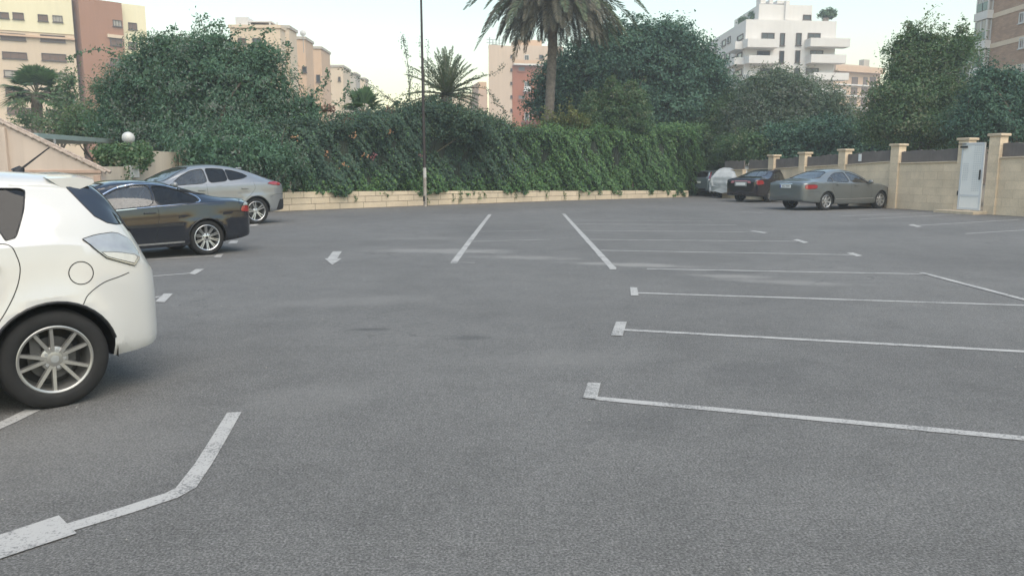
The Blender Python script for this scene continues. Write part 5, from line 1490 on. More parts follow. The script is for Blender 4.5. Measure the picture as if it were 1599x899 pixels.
def make_wheel(style, rr, rim_r, width, rim_mat, parent, loc, side):
    w = empty('wheel', loc, 0 if side > 0 else math.pi, parent)
    hw = width / 2
    tyre = MB().lathe([(rim_r - .004, -hw * .8), (rim_r + .012, -hw * .96), (rr - .035, -hw), (rr - .010, -hw * .9), (rr, -hw * .72), (rr, hw * .72), (rr - .010, hw * .9), (rr - .035, hw), (rim_r + .03, hw * 1.01), (rim_r + .012, hw * .97), (rim_r - .006, hw * .84), (rim_r - .012, 0)], 56, 'y', closed=True)
    for k in range(4):                                            # tread grooves stand as ribs
        tyre.lathe([(rr + .001, hw * (-.62 + k * .36)), (rr + .004, hw * (-.60 + k * .36)), (rr + .004, hw * (-.46 + k * .36)), (rr + .001, hw * (-.44 + k * .36))], 56, 'y')
    tyre.build('tyre', M['rubber'], w, 40)
    rim = MB()
    rim.lathe([(rim_r - .001, hw * .86), (rim_r + .004, hw * .90), (rim_r - .004, hw * .93), (rim_r - .016, hw * .88), (rim_r - .020, hw * .62), (rim_r - .03, -hw * .7)], 64, 'y')
    yo = hw * .80                                                  # spoke face
    def spoke(a0, a1, r0, r1, w0, w1, y0, y1, th=.028):
        p = Vector((math.sin(a0) * r0, y0, math.cos(a0) * r0)); q = Vector((math.sin(a1) * r1, y1, math.cos(a1) * r1))
        t = (q - p).normalized(); sdv = t.cross(Vector((0, 1, 0))).normalized()
        vs = []
        for c, ww in ((p, w0), (q, w1)):
            vs += [c - sdv * ww / 2 + Vector((0, -th, 0)), c + sdv * ww / 2 + Vector((0, -th, 0)), c + sdv * ww * .36 + Vector((0, .004, 0)), c - sdv * ww * .36 + Vector((0, .004, 0))]
        rim.add(vs, [(0, 1, 5, 4), (1, 2, 6, 5), (2, 3, 7, 6), (3, 0, 4, 7), (3, 2, 1, 0), (4, 5, 6, 7)])
    R1 = rim_r - .012; tau = 2 * math.pi
    if style == 'v5':
        for k in range(5):
            a = tau * k / 5 + .30
            for s in (-1, 1): spoke(a + s * .16, a + s * .255, .05, R1, .031, .027, yo * .80, yo * .95, .022)
    elif style == 'm10':
        for k in range(10):
            a = tau * k / 10 + .05
            for s in (-1, 1): spoke(a + s * .13, a + s * .075, .05, R1, .017, .016, yo * .72, yo * .98)
    elif style == 'x5':
        for k in range(5):
            a = tau * k / 5 + .2
            for s in (-1, 1): spoke(a + s * .20, a + s * .155, .05, R1, .034, .036, yo * .8, yo)
    elif style == 'a7':
        for k in range(7): spoke(tau * k / 7, tau * k / 7, .04, R1, .06, .085, yo * .86, yo)
    else:
        for k in range(5): spoke(tau * k / 5, tau * k / 5, .04, R1, .055, .06, yo * .84, yo)
    rim.lathe([(.001, yo * .84), (.03, yo * .84), (.058, yo * .80), (.082, yo * .70), (.086, yo * .4)], 30, 'y')
    rim_o = rim.build('rim', rim_mat, w, 35)
    nb = MB()
    for k in range(5):
        a = tau * k / 5 + (.30 + tau / 10 if style == 'v5' else .1)
        nb.lathe([(.001, yo * .84), (.011, yo * .84), (.012, yo * .6)], 8, 'y', (math.sin(a) * .057, 0, math.cos(a) * .057))
    nb.lathe([(.024, yo * .84 + .001), (.026, yo * .84 + .004), (.02, yo * .84 + .005), (.001, yo * .84 + .005)], 20, 'y')
    nb.build('hub_bolts', M['grey_metal'] if style != 'm10' else M['rimdark'], w, 35)
    MB().lathe([(.001, -.012), (rim_r * .64, -.012), (rim_r * .64, .004), (.001, .004)], 36, 'y', (0, hw * .02, 0)).box((rim_r * .45, hw * .12, .1), (.06, .06, .14)).build('brake_disc', M['dark_disc'], w, 40)
    MB().lathe([(.001, -hw * .60), (rim_r - .031, -hw * .60)], 36, 'y').build('rim_back', M['rimdark'], w)
    return w

def seat(parent, x, y, zf, back_z, width=.46):
    s = MB()
    def cush(c, sz, tilt):
        b = MB().box((0, 0, 0), sz); mt = Matrix.Translation(c) @ Matrix.Rotation(tilt, 4, 'Y')
        s.add([mt @ Vector(v) for v in b.v], b.f)
    cush((x + .12, y, zf), (.52, width, .14), R(-6)); cush((x - .18, y, (zf + back_z) / 2), (.15, width * .92, back_z - zf), R(-16)); cush((x - .30, y, back_z + .13), (.10, .26, .19), R(-12))
    return s.build('seat', M['cloth_seat'], parent, bevel=.035)

def plate_on(par, d, u, z, text, bvh, w=.50, h=.11, phi=math.pi, mat='plate'):
    dv, hv = axes(phi); o_ = hv * u + Vector((0, 0, z)) + dv * 4
    hit = bvh.ray_cast(o_, -dv)
    pos = hit[0] + dv * .012
    rz = phi + math.pi / 2
    p = MB().box((0, 0, 0), (w, .010, h)).build('number_plate', M[mat], par, bevel=.003); p.location = pos; p.rotation_euler = (0, 0, rz)
    if text:
        MB().box((-w / 2 + .024, -.0065, 0), (.044, .004, h - .008)).build('blue_band', M['plateblue'], p)
        cu = bpy.data.curves.new('characters', 'FONT'); cu.body = text; cu.size = h * .88; cu.align_x = 'CENTER'; cu.align_y = 'CENTER'; cu.extrude = .001
        cu.materials.append(M['ink']); tmp = bpy.data.objects.new('tmp', cu); link(tmp); bpy.context.view_layer.update()
        me = bpy.data.meshes.new_from_object(tmp.evaluated_get(bpy.context.evaluated_depsgraph_get())); bpy.data.objects.remove(tmp)
        t = bpy.data.objects.new('characters', me); link(t, p)
        t.location = (.022, -.0075, 0); t.rotation_euler = (math.pi / 2, 0, 0); t.scale = (.86, 1, 1)
    return p

def build_car(name, label, sp, near_wheel, heading, side, cat='car', scale=1.0):
    """near_wheel: ground point under the near rear wheel; side: +1 if the car's left is nearest the camera"""
    ca, sa = math.cos(heading), math.sin(heading)
    yoff = side * sp['track'] * scale
    org = Vector((near_wheel.x + yoff * sa, near_wheel.y - yoff * ca, 0))
    root = empty(name, org, heading); tag(root, label, cat); root.scale = (scale,) * 3
    src = loft_body(sp)
    bvh = BVHTree.FromBMesh(src)
    body = src.copy()
    L_, R_, F_, B_ = math.pi / 2, -math.pi / 2, 0.0, math.pi
    def both(poly): return ((poly, L_), ([(-u, z) for u, z in poly], R_))
    # windows: cut out of the shell, the panes are the pieces cut out
    for key, poly, mt, tr, trw in sp['side_glass']:
        poly = ccw(chaikin(poly, 2, sp.get('wround', .16)))
        # (x along the car is h for phi=+90)
        for pl, ph in both(poly):
            pane = patch(src, pl, ph)
            if len(pane.faces) == 0: pane.free(); continue
            lp = [v.co.copy() for v in loop_of(pane)]
            for v in pane.verts: v.co -= v.normal * .006
            g = bm_obj('side_window', pane, M[mt], root)
            MB().tube(lp, trw, 6).build('window_trim', M[tr], g, 60)
            punch(body, pl, ph)
    for key, phi in (('rear_glass', B_), ('windscreen', F_)):
        if key not in sp: continue
        poly, mt = sp[key]; poly = ccw(chaikin(poly + [(-u, z) for u, z in reversed(poly)], 2, .12))
        pane = patch(src, poly, phi, .02)
        lp = [v.co.copy() for v in loop_of(pane)]
        for v in pane.verts: v.co -= v.normal * .004
        g = bm_obj('rear_window' if phi == B_ else 'windscreen', pane, M[mt], root)
        MB().tube(lp, .011, 6).build('window_trim', M['trim'], g, 60)
        punch(body, poly, phi, .02)
    if 'wrap_glass' in sp:                                  # rear glazing carried round the corner of the tail
        poly, ph, mt = sp['wrap_glass']
        for s in (1, -1):
            pane = patch(src, poly, R(ph), -.2)
            if s < 0: flip_y(pane)
            lp = [v.co.copy() for v in loop_of(pane)]
            for v in pane.verts: v.co += v.normal * .003
            g = bm_obj('rear_side_window', pane, M['gloss_black'], root)
            MB().tube(lp, .004, 6).build('window_trim', M['trim'], g, 60)
    # wheel arches
    ar = sp['arch']; wb = sp['wb']; hwid = sp['track'] + .12
    for ax in (0.0, wb):
        circ = [(ax + ar * math.cos(t), sp['wr'] + ar * math.sin(t)) for t in np.linspace(-.35, math.pi + .35, 26)] + [(ax - ar * .9, -.1), (ax + ar * .9, -.1)]
        for pl, ph in both(circ):
            pc = patch(src, pl, ph, .02)
            punch(body, pl, ph, .02)
            arc = [v.co.copy() for v in loop_of(pc)]; pc.free()
            arc = [v for v in arc if math.hypot(v.x - ax, v.z - sp['wr']) > ar * .97 and v.z > .02]
            s = 1 if ph > 0 else -1
            arc.sort(key=lambda v: math.atan2(v.z - sp['wr'], v.x - ax))
            if len(arc) > 3:
                MB().tube([v - Vector((0, s * .004, 0)) for v in arc], .011, 6).build('arch_lip', M[sp.get('lip', 'trim')], root, 60)
            n = 22; vs = []; y0, y1 = s * (hwid - .13), s * (sp['track'] - .30)
            for t in np.linspace(-.12, math.pi + .12, n):
                x, z = ax + (ar + .004) * math.cos(t), sp['wr'] + (ar + .004) * math.sin(t); vs += [(x, y0, z), (x, y1, z)]
            fs = [(2 * i, 2 * i + 1, 2 * i + 3, 2 * i + 2) for i in range(n - 1)] + [tuple(2 * i + 1 for i in range(n))]
            MB().add(vs, fs).build('wheel_well', M['well'], root)
    dead = [f for f in body.faces if f.normal.z < -.6 and f.calc_center_median().z < .45 and any(abs(f.calc_center_median().x - a) < ar and abs(f.calc_center_median().y) > sp['track'] - .3 for a in (0, wb))]
    bmesh.ops.delete(body, geom=dead, context='FACES')
    # lamps
    for poly, phi_deg, mt, nm, out in sp.get('lamps', []):
        for s in (1, -1):
            pb_ = patch(src, ccw(chaikin(poly, 1, .18)), R(phi_deg), .05)
            if len(pb_.faces) == 0: pb_.free(); continue
            if s < 0: flip_y(pb_)
            lp = [v.co + v.normal * out * .5 for v in loop_of(pb_)]
            lo = bm_obj(nm, pad(pb_, out, .03), M[mt], root, 40)
            if len(lp) > 3: MB().tube(lp, .0055, 5).build('lamp_seal', M['seam'], lo, 60)
    for poly, phi_deg, mt, nm, out in sp.get('panels', []):
        pb_ = patch(src, ccw(poly), R(phi_deg), .05)
        if len(pb_.faces): bm_obj(nm, pad(pb_, out, .02), M[mt], root, 40)
        else: pb_.free()
    bm_obj('body', body, sp['paint'], root, 38)
    # panel gaps
    def on(x, z, s):
        h = bvh.ray_cast(Vector((x, s * 3, z)), Vector((0, -s, 0)))
        return (h[0], h[1]) if h[0] is not None else (None, None)
    def gap(line, s, w=.0055, closed=False, smooth=True):
        pts = spline(np.array([(x, z, 0) for x, z in line]), 14 * len(line)) if smooth else [(x, z, 0) for x, z in line]
        vs = []
        P = [on(p[0], p[1], s) for p in pts]; P = [p for p in P if p[0] is not None]
        for i, (c, n) in enumerate(P):
            t = (P[min(i + 1, len(P) - 1)][0] - P[max(i - 1, 0)][0]).normalized(); b_ = n.cross(t).normalized()
            vs += [c - b_ * w / 2 + n * .0018, c + b_ * w / 2 + n * .0018]
        return vs, [(2 * i, 2 * i + 2, 2 * i + 3, 2 * i + 1) for i in range(len(P) - 1)]
    for s in (1, -1):
        for line in sp.get('gaps', []):
            MB().add(*gap(line, s)).build('panel_gap', M['seam'], root)
        for x, z in sp.get('handles', []):
            c, n = on(x, z, s)
            if c is None: continue
            hd = MB().box((0, s * .028, 0), (.19, .022, .028)).box((-.08, s * .012, 0), (.02, .03, .024)).box((.08, s * .012, 0), (.02, .03, .024))
            hd.build('door_handle', sp.get('handle_mat', sp['paint']), root, loc=c, bevel=.006)
        if 'mirror' in sp:
            x, z = sp['mirror']; c, n = on(x, z, s)
            mr = MB().lathe([(.001, -.10), (.07, -.085), (.095, -.02), (.09, .05), (.05, .085), (.001, .09)], 16, 'y', (0, 0, 0))
            mo = mr.build('mirror', sp['paint'], root, 60, loc=Vector((x + .02, s * (abs(c.y) + .13), z + .03)))
            mo.scale = (.7, 1, .78)
            MB().box((0, -s * .12, -.035), (.06, .12, .03)).build('mirror_stalk', M['trim'], mo)
    if 'fuel' in sp:
        x, z, r, s = sp['fuel']
        b = MB(); b.add(*gap([(x + r * math.cos(t), z + r * math.sin(t)) for t in np.linspace(0, 2 * math.pi, 40)], s, .006, smooth=False))
        b.build('fuel_flap_gap', M['seam'], root)
    if 'strip' in sp:
        for line, w, mt in sp['strip']:
            for s in (1, -1):
                v_, f_ = gap(line, s, w); MB().add(v_, f_).build('side_moulding', M[mt] if isinstance(mt, str) else mt, root)
    # cabin
    zf = .46; roof = max(z for _, z in sp['top'])
    for x in sp['seats']:
        for y in (-.37, .37): seat(root, x, y, zf, zf + .52 if x == sp['seats'][0] else zf + .46)
    b = MB(); b.box((sp['seats'][0] + .95, 0, .70), (.34, sp['track'] * 1.72, .26)); b.build('dashboard', M['cabin'], root, bevel=.05)
    MB().box(((sp['seats'][0] + sp['seats'][-1]) / 2 + .1, 0, .33), (2.3, sp['track'] * 1.5, .05)).build('cabin_floor', M['cabin'], root)
    # wheels
    for ax in (0.0, wb):
        for s in (1, -1):
            make_wheel(sp['wheel'], sp['wr'], sp['rim'], sp.get('ww', .205), sp['rim_mat'], root, (ax, s * (sp['track'] - sp.get('ww', .205) / 2), sp['wr'] - .003), s)
    if 'plate' in sp:
        plate_on(root, None, 0, sp['plate'][0], sp['plate'][1], bvh)
    if 'extra' in sp: sp['extra'](root, bvh)
    src.free()
    return root

# ---- white compact people carrier, nearest on the left
def verso_extra(root, bvh):
    b = MB()
    n = 15; vs = []
    for i in range(n):
        t = i / (n - 1) * 2 - 1; y = t * .615; k = 1 - .10 * t * t - .25 * max(0, abs(t) - .85) / .15
        for x, z in ((-.10, 1.522), (-.28, 1.530), (-.345 - .05 * k, 1.512), (-.35 - .05 * k, 1.492), (-.30, 1.455), (-.22, 1.43)):
            vs.append((x, y, z - .035 * t * t))
    for i in range(n - 1):
        for k in range(6):
            b.add([], [])
    fs = [(i * 6 + k, i * 6 + (k + 1) % 6, (i + 1) * 6 + (k + 1) % 6, (i + 1) * 6 + k) for i in range(n - 1) for k in range(6)] + [tuple(range(6)), tuple((n - 1) * 6 + k for k in range(5, -1, -1))]
    b.add(vs, fs); b.build('roof_spoiler', P['white'], root, 50)
    an = MB().tube([(-.06, 0, 1.52), (-.09, 0, 1.562)], [.05, .02], 10).tube([(-.09, 0, 1.555), (-.275, 0, 1.705)], [.008, .0045], 7)
    an.build('roof_aerial', M['black'], root, 50)
P = {'white': paint('white_paint', (.51, .505, .485), 0, .3), 'black': paint('black_paint', (.004, .006, .012), 0, .14, dirt=.02, dust=.07),
     'grey': paint('light_grey_metallic', (.235, .245, .255), .5, .36), 'silver': paint('grey_beige_metallic', (.145, .158, .158), .5, .36),
     'darkred': paint('dark_paint', (.012, .010, .014), 0, .2, dust=.2), 'blue': paint('pale_silver_blue_paint', (.16, .20, .22), .45, .33)}
wv = G(95, 636)
build_car('parked_car', 'white hatchback with a rear wheel and tail light nearest the camera at left', dict(
    wb=2.78, wr=.324, rim=.222, arch=.378, track=.865, ww=.215, paint=P['white'], wheel='v5', rim_mat=M['alloy_warm'], lip='trim', wround=.10, flare=.022,
    top=[(-.740, .72), (-.735, .80), (-.715, .89), (-.685, .97), (-.625, 1.09), (-.53, 1.26), (-.44, 1.41), (-.37, 1.475), (-.30, 1.505), (0, 1.535), (.5, 1.555), (1.2, 1.555), (1.7, 1.50), (2.3, 1.25), (2.75, 1.02), (3.1, .93), (3.5, .78), (3.66, .62), (3.70, .5)],
    belt=[(-.74, .80), (-.5, .99), (0, 1.07), (.6, 1.05), (1.8, .98), (2.6, .92), (3.7, .6)],
    half=[(-.74, .53), (-.73, .61), (-.685, .705), (-.60, .78), (-.44, .838), (-.22, .868), (.3, .888), (1.5, .895), (2.6, .885), (3.2, .83), (3.55, .68), (3.70, .42)],
    bottom=[(-.74, .44), (-.72, .33), (-.6, .29), (-.3, .27), (.3, .21), (2.4, .20), (3.2, .22), (3.6, .25), (3.7, .34)],
    roofw=[(-.74, .52), (-.55, .60), (-.3, .615), (.2, .62), (1.5, .62), (2.3, .70), (3.0, .74), (3.7, .4)],
    side_glass=[('q', [(.035, 1.425), (.075, 1.29), (.15, 1.125), (.215, 1.11), (.26, 1.24), (.34, 1.432)], 'glass_dark', 'trim', .0045), ('r', [(.39, 1.437), (.31, 1.24), (.265, 1.10), (1.30, 1.055), (1.34, 1.10), (1.34, 1.45)], 'glass_dark', 'trim', .0045),
                ('f', [(1.42, 1.45), (1.42, 1.04), (2.36, .99), (2.2, 1.15), (1.85, 1.38)], 'glass_mid', 'trim', .0045)],
    rear_glass=([(.0, 1.43), (.53, 1.42), (.58, 1.25), (.60, 1.14), (.57, 1.11), (.0, 1.09)], 'glass_dark'), wrap_glass=([(-.335, 1.43), (-.407, 1.335), (-.485, 1.235), (-.558, 1.188), (-.615, 1.172), (-.80, 1.172), (-.62, 1.43)], 77.5, 'glass_dark'), windscreen=([(.0, 1.46), (.52, 1.45), (.66, 1.12), (.0, 1.08)], 'glass_mid'),
    lamps=[([(-.382, 1.085), (-.48, 1.113), (-.60, 1.12), (-.69, 1.06), (-.745, .945), (-.70, .885), (-.64, .85), (-.53, .96), (-.41, 1.01)], 77.5, 'clear', 'tail_light', .010), ([(-.43, 1.008), (-.535, .968), (-.64, .865), (-.69, .893), (-.725, .955), (-.60, .99)], 77.5, 'lens', 'tail_lamp_lens', .0125), ([(1.62, .70), (1.66, .84), (1.86, .86), (1.98, .78), (1.94, .68)], 45, 'clear', 'headlight', .004)],
    gaps=[[(.40, 1.07), (.30, 1.09), (.20, 1.085), (.165, 1.02), (.155, .92), (.20, .78), (.31, .60), (.42, .48)], [(-.50, .845), (-.43, .825), (-.32, .795), (-.22, .73), (-.18, .67)], [(1.37, 1.03), (1.37, .6), (1.35, .35)], [(2.45, .95), (2.38, .7), (2.30, .40)], [(.45, .30), (1.4, .285), (2.3, .30)]],
    fuel=(-.19, .875, .074, 1), handles=[(.36, .96), (1.52, .92)], mirror=(2.2, .99), seats=[1.55, .68], plate=(.86, None), extra=verso_extra), wv, math.pi + R(44), 1)

# ---- black coupe
build_car('parked_car', 'black coupe with bright window trim and many-spoke wheels', dict(
    wb=2.725, wr=.318, rim=.232, arch=.352, track=.850, ww=.235, paint=P['black'], wheel='m10', rim_mat=M['alloy_bright'], lip='trim', wround=.14, flare=.016, crease=.006,
    top=[(-.93, .60), (-.925, .74), (-.91, .88), (-.885, .965), (-.84, 1.0), (-.68, 1.018), (-.42, 1.035), (-.25, 1.065), (.0, 1.145), (.35, 1.26), (.7, 1.335), (1.0, 1.362), (1.3, 1.355), (1.6, 1.31), (1.95, 1.19), (2.3, 1.03), (2.5, .96), (2.9, .90), (3.25, .80), (3.42, .70), (3.49, .58), (3.5, .5)],
    belt=[(-.93, .88), (-.5, .955), (.2, .93), (1.2, .885), (2.2, .84), (3.0, .79), (3.5, .55)],
    half=[(-.93, .52), (-.92, .60), (-.88, .70), (-.78, .785), (-.55, .85), (0, .872), (1.2, .878), (2.4, .872), (3.0, .83), (3.35, .70), (3.5, .45)],
    bottom=[(-.93, .42), (-.90, .33), (-.78, .29), (-.4, .235), (.3, .19), (2.4, .18), (3.3, .2), (3.5, .3)],
    roofw=[(-.93, .48), (-.5, .66), (-.2, .62), (.4, .545), (1.3, .55), (2.0, .64), (2.5, .72), (3.2, .62), (3.5, .4)],
    side_glass=[('q', [(.09, .995), (.13, 1.06), (.34, 1.165), (.58, 1.235), (.835, 1.268), (.85, .925), (.18, .955)], 'glass_dark', 'trim', .007), ('d', [(.885, .922), (.87, 1.27), (1.12, 1.268), (1.42, 1.205), (1.72, 1.07), (1.98, .90), (2.02, .862), (1.6, .872)], 'glass_mid', 'trim', .007)],
    rear_glass=([(0, 1.30), (.48, 1.285), (.62, 1.09), (0, 1.075)], 'glass_dark'), windscreen=([(0, 1.31), (.47, 1.30), (.66, 1.02), (0, 1.0)], 'glass_mid'),
    lamps=[([(-.90, .77), (-.93, .87), (-1.0, .875), (-1.09, .865), (-1.09, .75)], 69.7, 'red', 'tail_light', .006), ([(-.94, .877), (-.98, .935), (-1.03, .94), (-1.09, .93), (-1.09, .87)], 69.7, 'clear', 'tail_lamp_lens', .006), ([(1.55, .60), (1.58, .72), (1.78, .74), (1.86, .70), (1.84, .60)], 45, 'clear', 'headlight', .004)],
    gaps=[[(.86, .915), (.83, .8), (.86, .55), (.92, .34)], [(2.18, .91), (2.2, .6), (2.16, .34)], [(-.9, .70), (-.6, .72), (-.42, .70), (-.36, .60)], [(-.7, .985), (-.65, .93), (-.7, .85)]],
    strip=[([(2.03, .872), (1.90, .97), (1.72, 1.088), (1.42, 1.228), (1.12, 1.292), (.85, 1.292), (.58, 1.260), (.34, 1.190), (.12, 1.082), (.065, 1.005), (.10, .968)], .020, 'chrome'), ([(.10, .963), (.85, .910), (1.6, .858), (2.02, .846)], .013, 'chrome'), ([(.42, .585), (1.0, .575), (2.1, .56)], .045, 'black'), ([(.42, .27), (1.2, .26), (2.3, .26)], .03, M['alloy'])],
    handles=[(.98, .80)], mirror=(1.98, .93), seats=[1.35, .62], plate=(.80, None)), G(326, 398), math.pi + R(44), 1)

# ---- light grey coupe-shaped off-roader
build_car('parked_car', 'light grey coupe-roofed off-roader with dark and silver double-spoke wheels', dict(
    wb=2.864, wr=.362, rim=.262, arch=.405, track=.925, ww=.26, paint=P['grey'], wheel='x5', rim_mat=M['alloy_bright'], lip='trim', wround=.13, flare=.02, crease=.007,
    top=[(-.96, .74), (-.955, .90), (-.94, 1.04), (-.91, 1.115), (-.84, 1.145), (-.58, 1.215), (-.2, 1.37), (.2, 1.505), (.6, 1.585), (1.0, 1.615), (1.4, 1.59), (1.8, 1.48), (2.2, 1.28), (2.5, 1.12), (2.75, 1.07), (3.2, 1.01), (3.5, .90), (3.66, .74), (3.70, .58)],
    belt=[(-.96, 1.03), (-.6, 1.13), (0, 1.12), (1.0, 1.08), (2.3, 1.03), (3.2, .93), (3.7, .62)],
    half=[(-.96, .56), (-.95, .66), (-.90, .76), (-.79, .85), (-.52, .925), (0, .955), (1.2, .955), (2.6, .95), (3.2, .90), (3.5, .76), (3.7, .5)],
    bottom=[(-.96, .55), (-.94, .42), (-.8, .36), (-.4, .31), (.3, .26), (2.4, .25), (3.3, .27), (3.7, .38)],
    roofw=[(-.96, .52), (-.7, .64), (-.2, .60), (.5, .585), (1.4, .60), (2.2, .71), (2.8, .78), (3.4, .7), (3.7, .5)],
    side_glass=[('q', [(.12, 1.30), (.24, 1.375), (.50, 1.45), (.70, 1.478), (.72, 1.18), (.30, 1.235)], 'glass_dark', 'trim', .008), ('r', [(.745, 1.178), (.725, 1.482), (1.0, 1.505), (1.24, 1.503), (1.26, 1.13)], 'glass_dark', 'trim', .008), ('f', [(1.31, 1.125), (1.29, 1.50), (1.62, 1.45), (1.95, 1.30), (2.27, 1.09), (2.28, 1.07)], 'glass_mid', 'trim', .008)],
    rear_glass=([(0, 1.46), (.50, 1.44), (.62, 1.24), (0, 1.23)], 'glass_dark'), windscreen=([(0, 1.53), (.50, 1.52), (.68, 1.18), (0, 1.16)], 'glass_mid'),
    lamps=[([(-.74, 1.10), (-.80, 1.135), (-.92, 1.15), (-1.06, 1.13), (-1.09, 1.05), (-.90, 1.055)], 62, 'red', 'tail_light', .010), ([(1.62, .78), (1.66, .90), (1.88, .92), (1.95, .88), (1.93, .78)], 45, 'clear', 'headlight', .004)],
    panels=[([(-.60, .40), (-.60, .62), (.60, .62), (.60, .40)], 180, 'black', 'rear_diffuser', .008), ([(-.96, .38), (-1.02, .55), (-1.06, .66), (-1.2, .66), (-1.2, .36)], 62, 'black', 'bumper_vent', .006)],
    gaps=[[(.05, 1.14), (.02, .98), (.12, .85), (.28, .70), (.44, .5)], [(1.35, 1.1), (1.34, .7), (1.36, .4)], [(2.35, 1.03), (2.40, .7), (2.34, .4)], [(-.95, .80), (-.6, .80), (-.42, .72)]],
    strip=[([(.45, .40), (1.4, .375), (2.4, .40)], .12, 'black')], handles=[(.32, .98), (1.5, .95)], mirror=(2.2, 1.07), seats=[1.55, .72], plate=(.95, None),
    extra=lambda root, bvh: MB().box((-.0, 0, 1.51), (.17, .05, .05)).build('roof_fin', P['grey'], root, bevel=.015)), G(402, 350), math.pi + R(46), 1, scale=1.04)

# ---- silver saloon on the right
def four_rings(root, bvh):
    """the badge of four linked rings on the boot lid"""
    b = MB()
    for k in range(4):
        u = (k - 1.5) * .052
        h = bvh.ray_cast(Vector((-4, -u, .985)), Vector((1, 0, 0)))
        if h[0] is None: continue
        b.tube([(h[0].x - .006, -u + .032 * math.cos(t), .985 + .032 * math.sin(t)) for t in np.linspace(0, 2 * math.pi, 20)], .0045, 5)
    b.build('boot_badge', M['chrome'], root)
build_car('parked_car', 'silver-grey saloon with red tail lights parked by the pillared wall', dict(
    wb=2.843, wr=.325, rim=.222, arch=.362, track=.885, ww=.225, paint=P['silver'], wheel='a7', rim_mat=M['alloy_bright'], lip='trim', wround=.12, flare=.015,
    top=[(-1.12, .60), (-1.115, .78), (-1.10, .92), (-1.07, 1.0), (-1.0, 1.03), (-.75, 1.05), (-.5, 1.085), (-.25, 1.155), (.1, 1.29), (.45, 1.40), (.8, 1.45), (1.1, 1.458), (1.4, 1.43), (1.75, 1.33), (2.1, 1.16), (2.35, 1.02), (2.6, .975), (3.1, .91), (3.5, .80), (3.7, .66), (3.77, .5)],
    belt=[(-1.12, .93), (-.6, 1.0), (.2, .98), (1.2, .955), (2.2, .92), (3.0, .85), (3.77, .55)],
    half=[(-1.12, .62), (-1.11, .71), (-1.07, .79), (-.95, .855), (-.6, .895), (0, .92), (1.2, .927), (2.6, .92), (3.2, .86), (3.6, .68), (3.77, .42)],
    bottom=[(-1.12, .44), (-1.09, .35), (-.9, .31), (-.4, .27), (.3, .21), (2.4, .2), (3.4, .22), (3.77, .33)],
    roofw=[(-1.12, .56), (-.6, .70), (-.2, .64), (.5, .56), (1.3, .565), (2.0, .66), (2.5, .76), (3.2, .68), (3.77, .42)],
    side_glass=[('q', [(-.02, 1.01), (.14, 1.11), (.30, 1.19), (.32, 1.005)], 'glass_mid', 'trim', .008), ('r', [(.36, 1.005), (.34, 1.21), (.62, 1.31), (1.10, 1.345), (1.13, .985)], 'glass_clear', 'trim', .008), ('f', [(1.22, .98), (1.20, 1.345), (1.42, 1.325), (1.75, 1.21), (2.16, .96), (2.18, .945)], 'glass_clear', 'trim', .008)],
    rear_glass=([(0, 1.375), (.47, 1.355), (.66, 1.125), (0, 1.11)], 'glass_mid'), windscreen=([(0, 1.37), (.5, 1.355), (.70, 1.06), (0, 1.04)], 'glass_clear'),
    lamps=[([(-.02, .755), (-.01, .905), (.20, .915), (.37, .905), (.37, .77)], 141, 'red', 'tail_light', .006), ([(1.68, .64), (1.72, .76), (1.92, .78), (2.0, .74), (1.98, .64)], 45, 'clear', 'headlight', .004)],
    panels=[([(-.62, .33), (-.62, .455), (.62, .455), (.62, .33)], 180, 'black', 'bumper_skirt', .004), ([(-.30, .925), (-.30, .945), (.30, .945), (.30, .925)], 180, 'chrome', 'boot_strip', .006)],
    gaps=[[(.30, .99), (.24, .85), (.30, .70), (.42, .50)], [(1.20, .97), (1.18, .6), (1.22, .32)], [(2.25, .92), (2.30, .6), (2.26, .32)], [(-1.0, .67), (-.7, .67), (-.42, .65), (-.36, .58)]],
    strip=[([(.42, .40), (1.2, .395), (2.4, .40)], .022, M['alloy'])], handles=[(.52, .90), (1.45, .87)], mirror=(2.08, .96), seats=[1.5, .62], plate=(.845, '4051 FKM'), extra=four_rings), G(1290, 328.5), R(27), -1, scale=1.065)

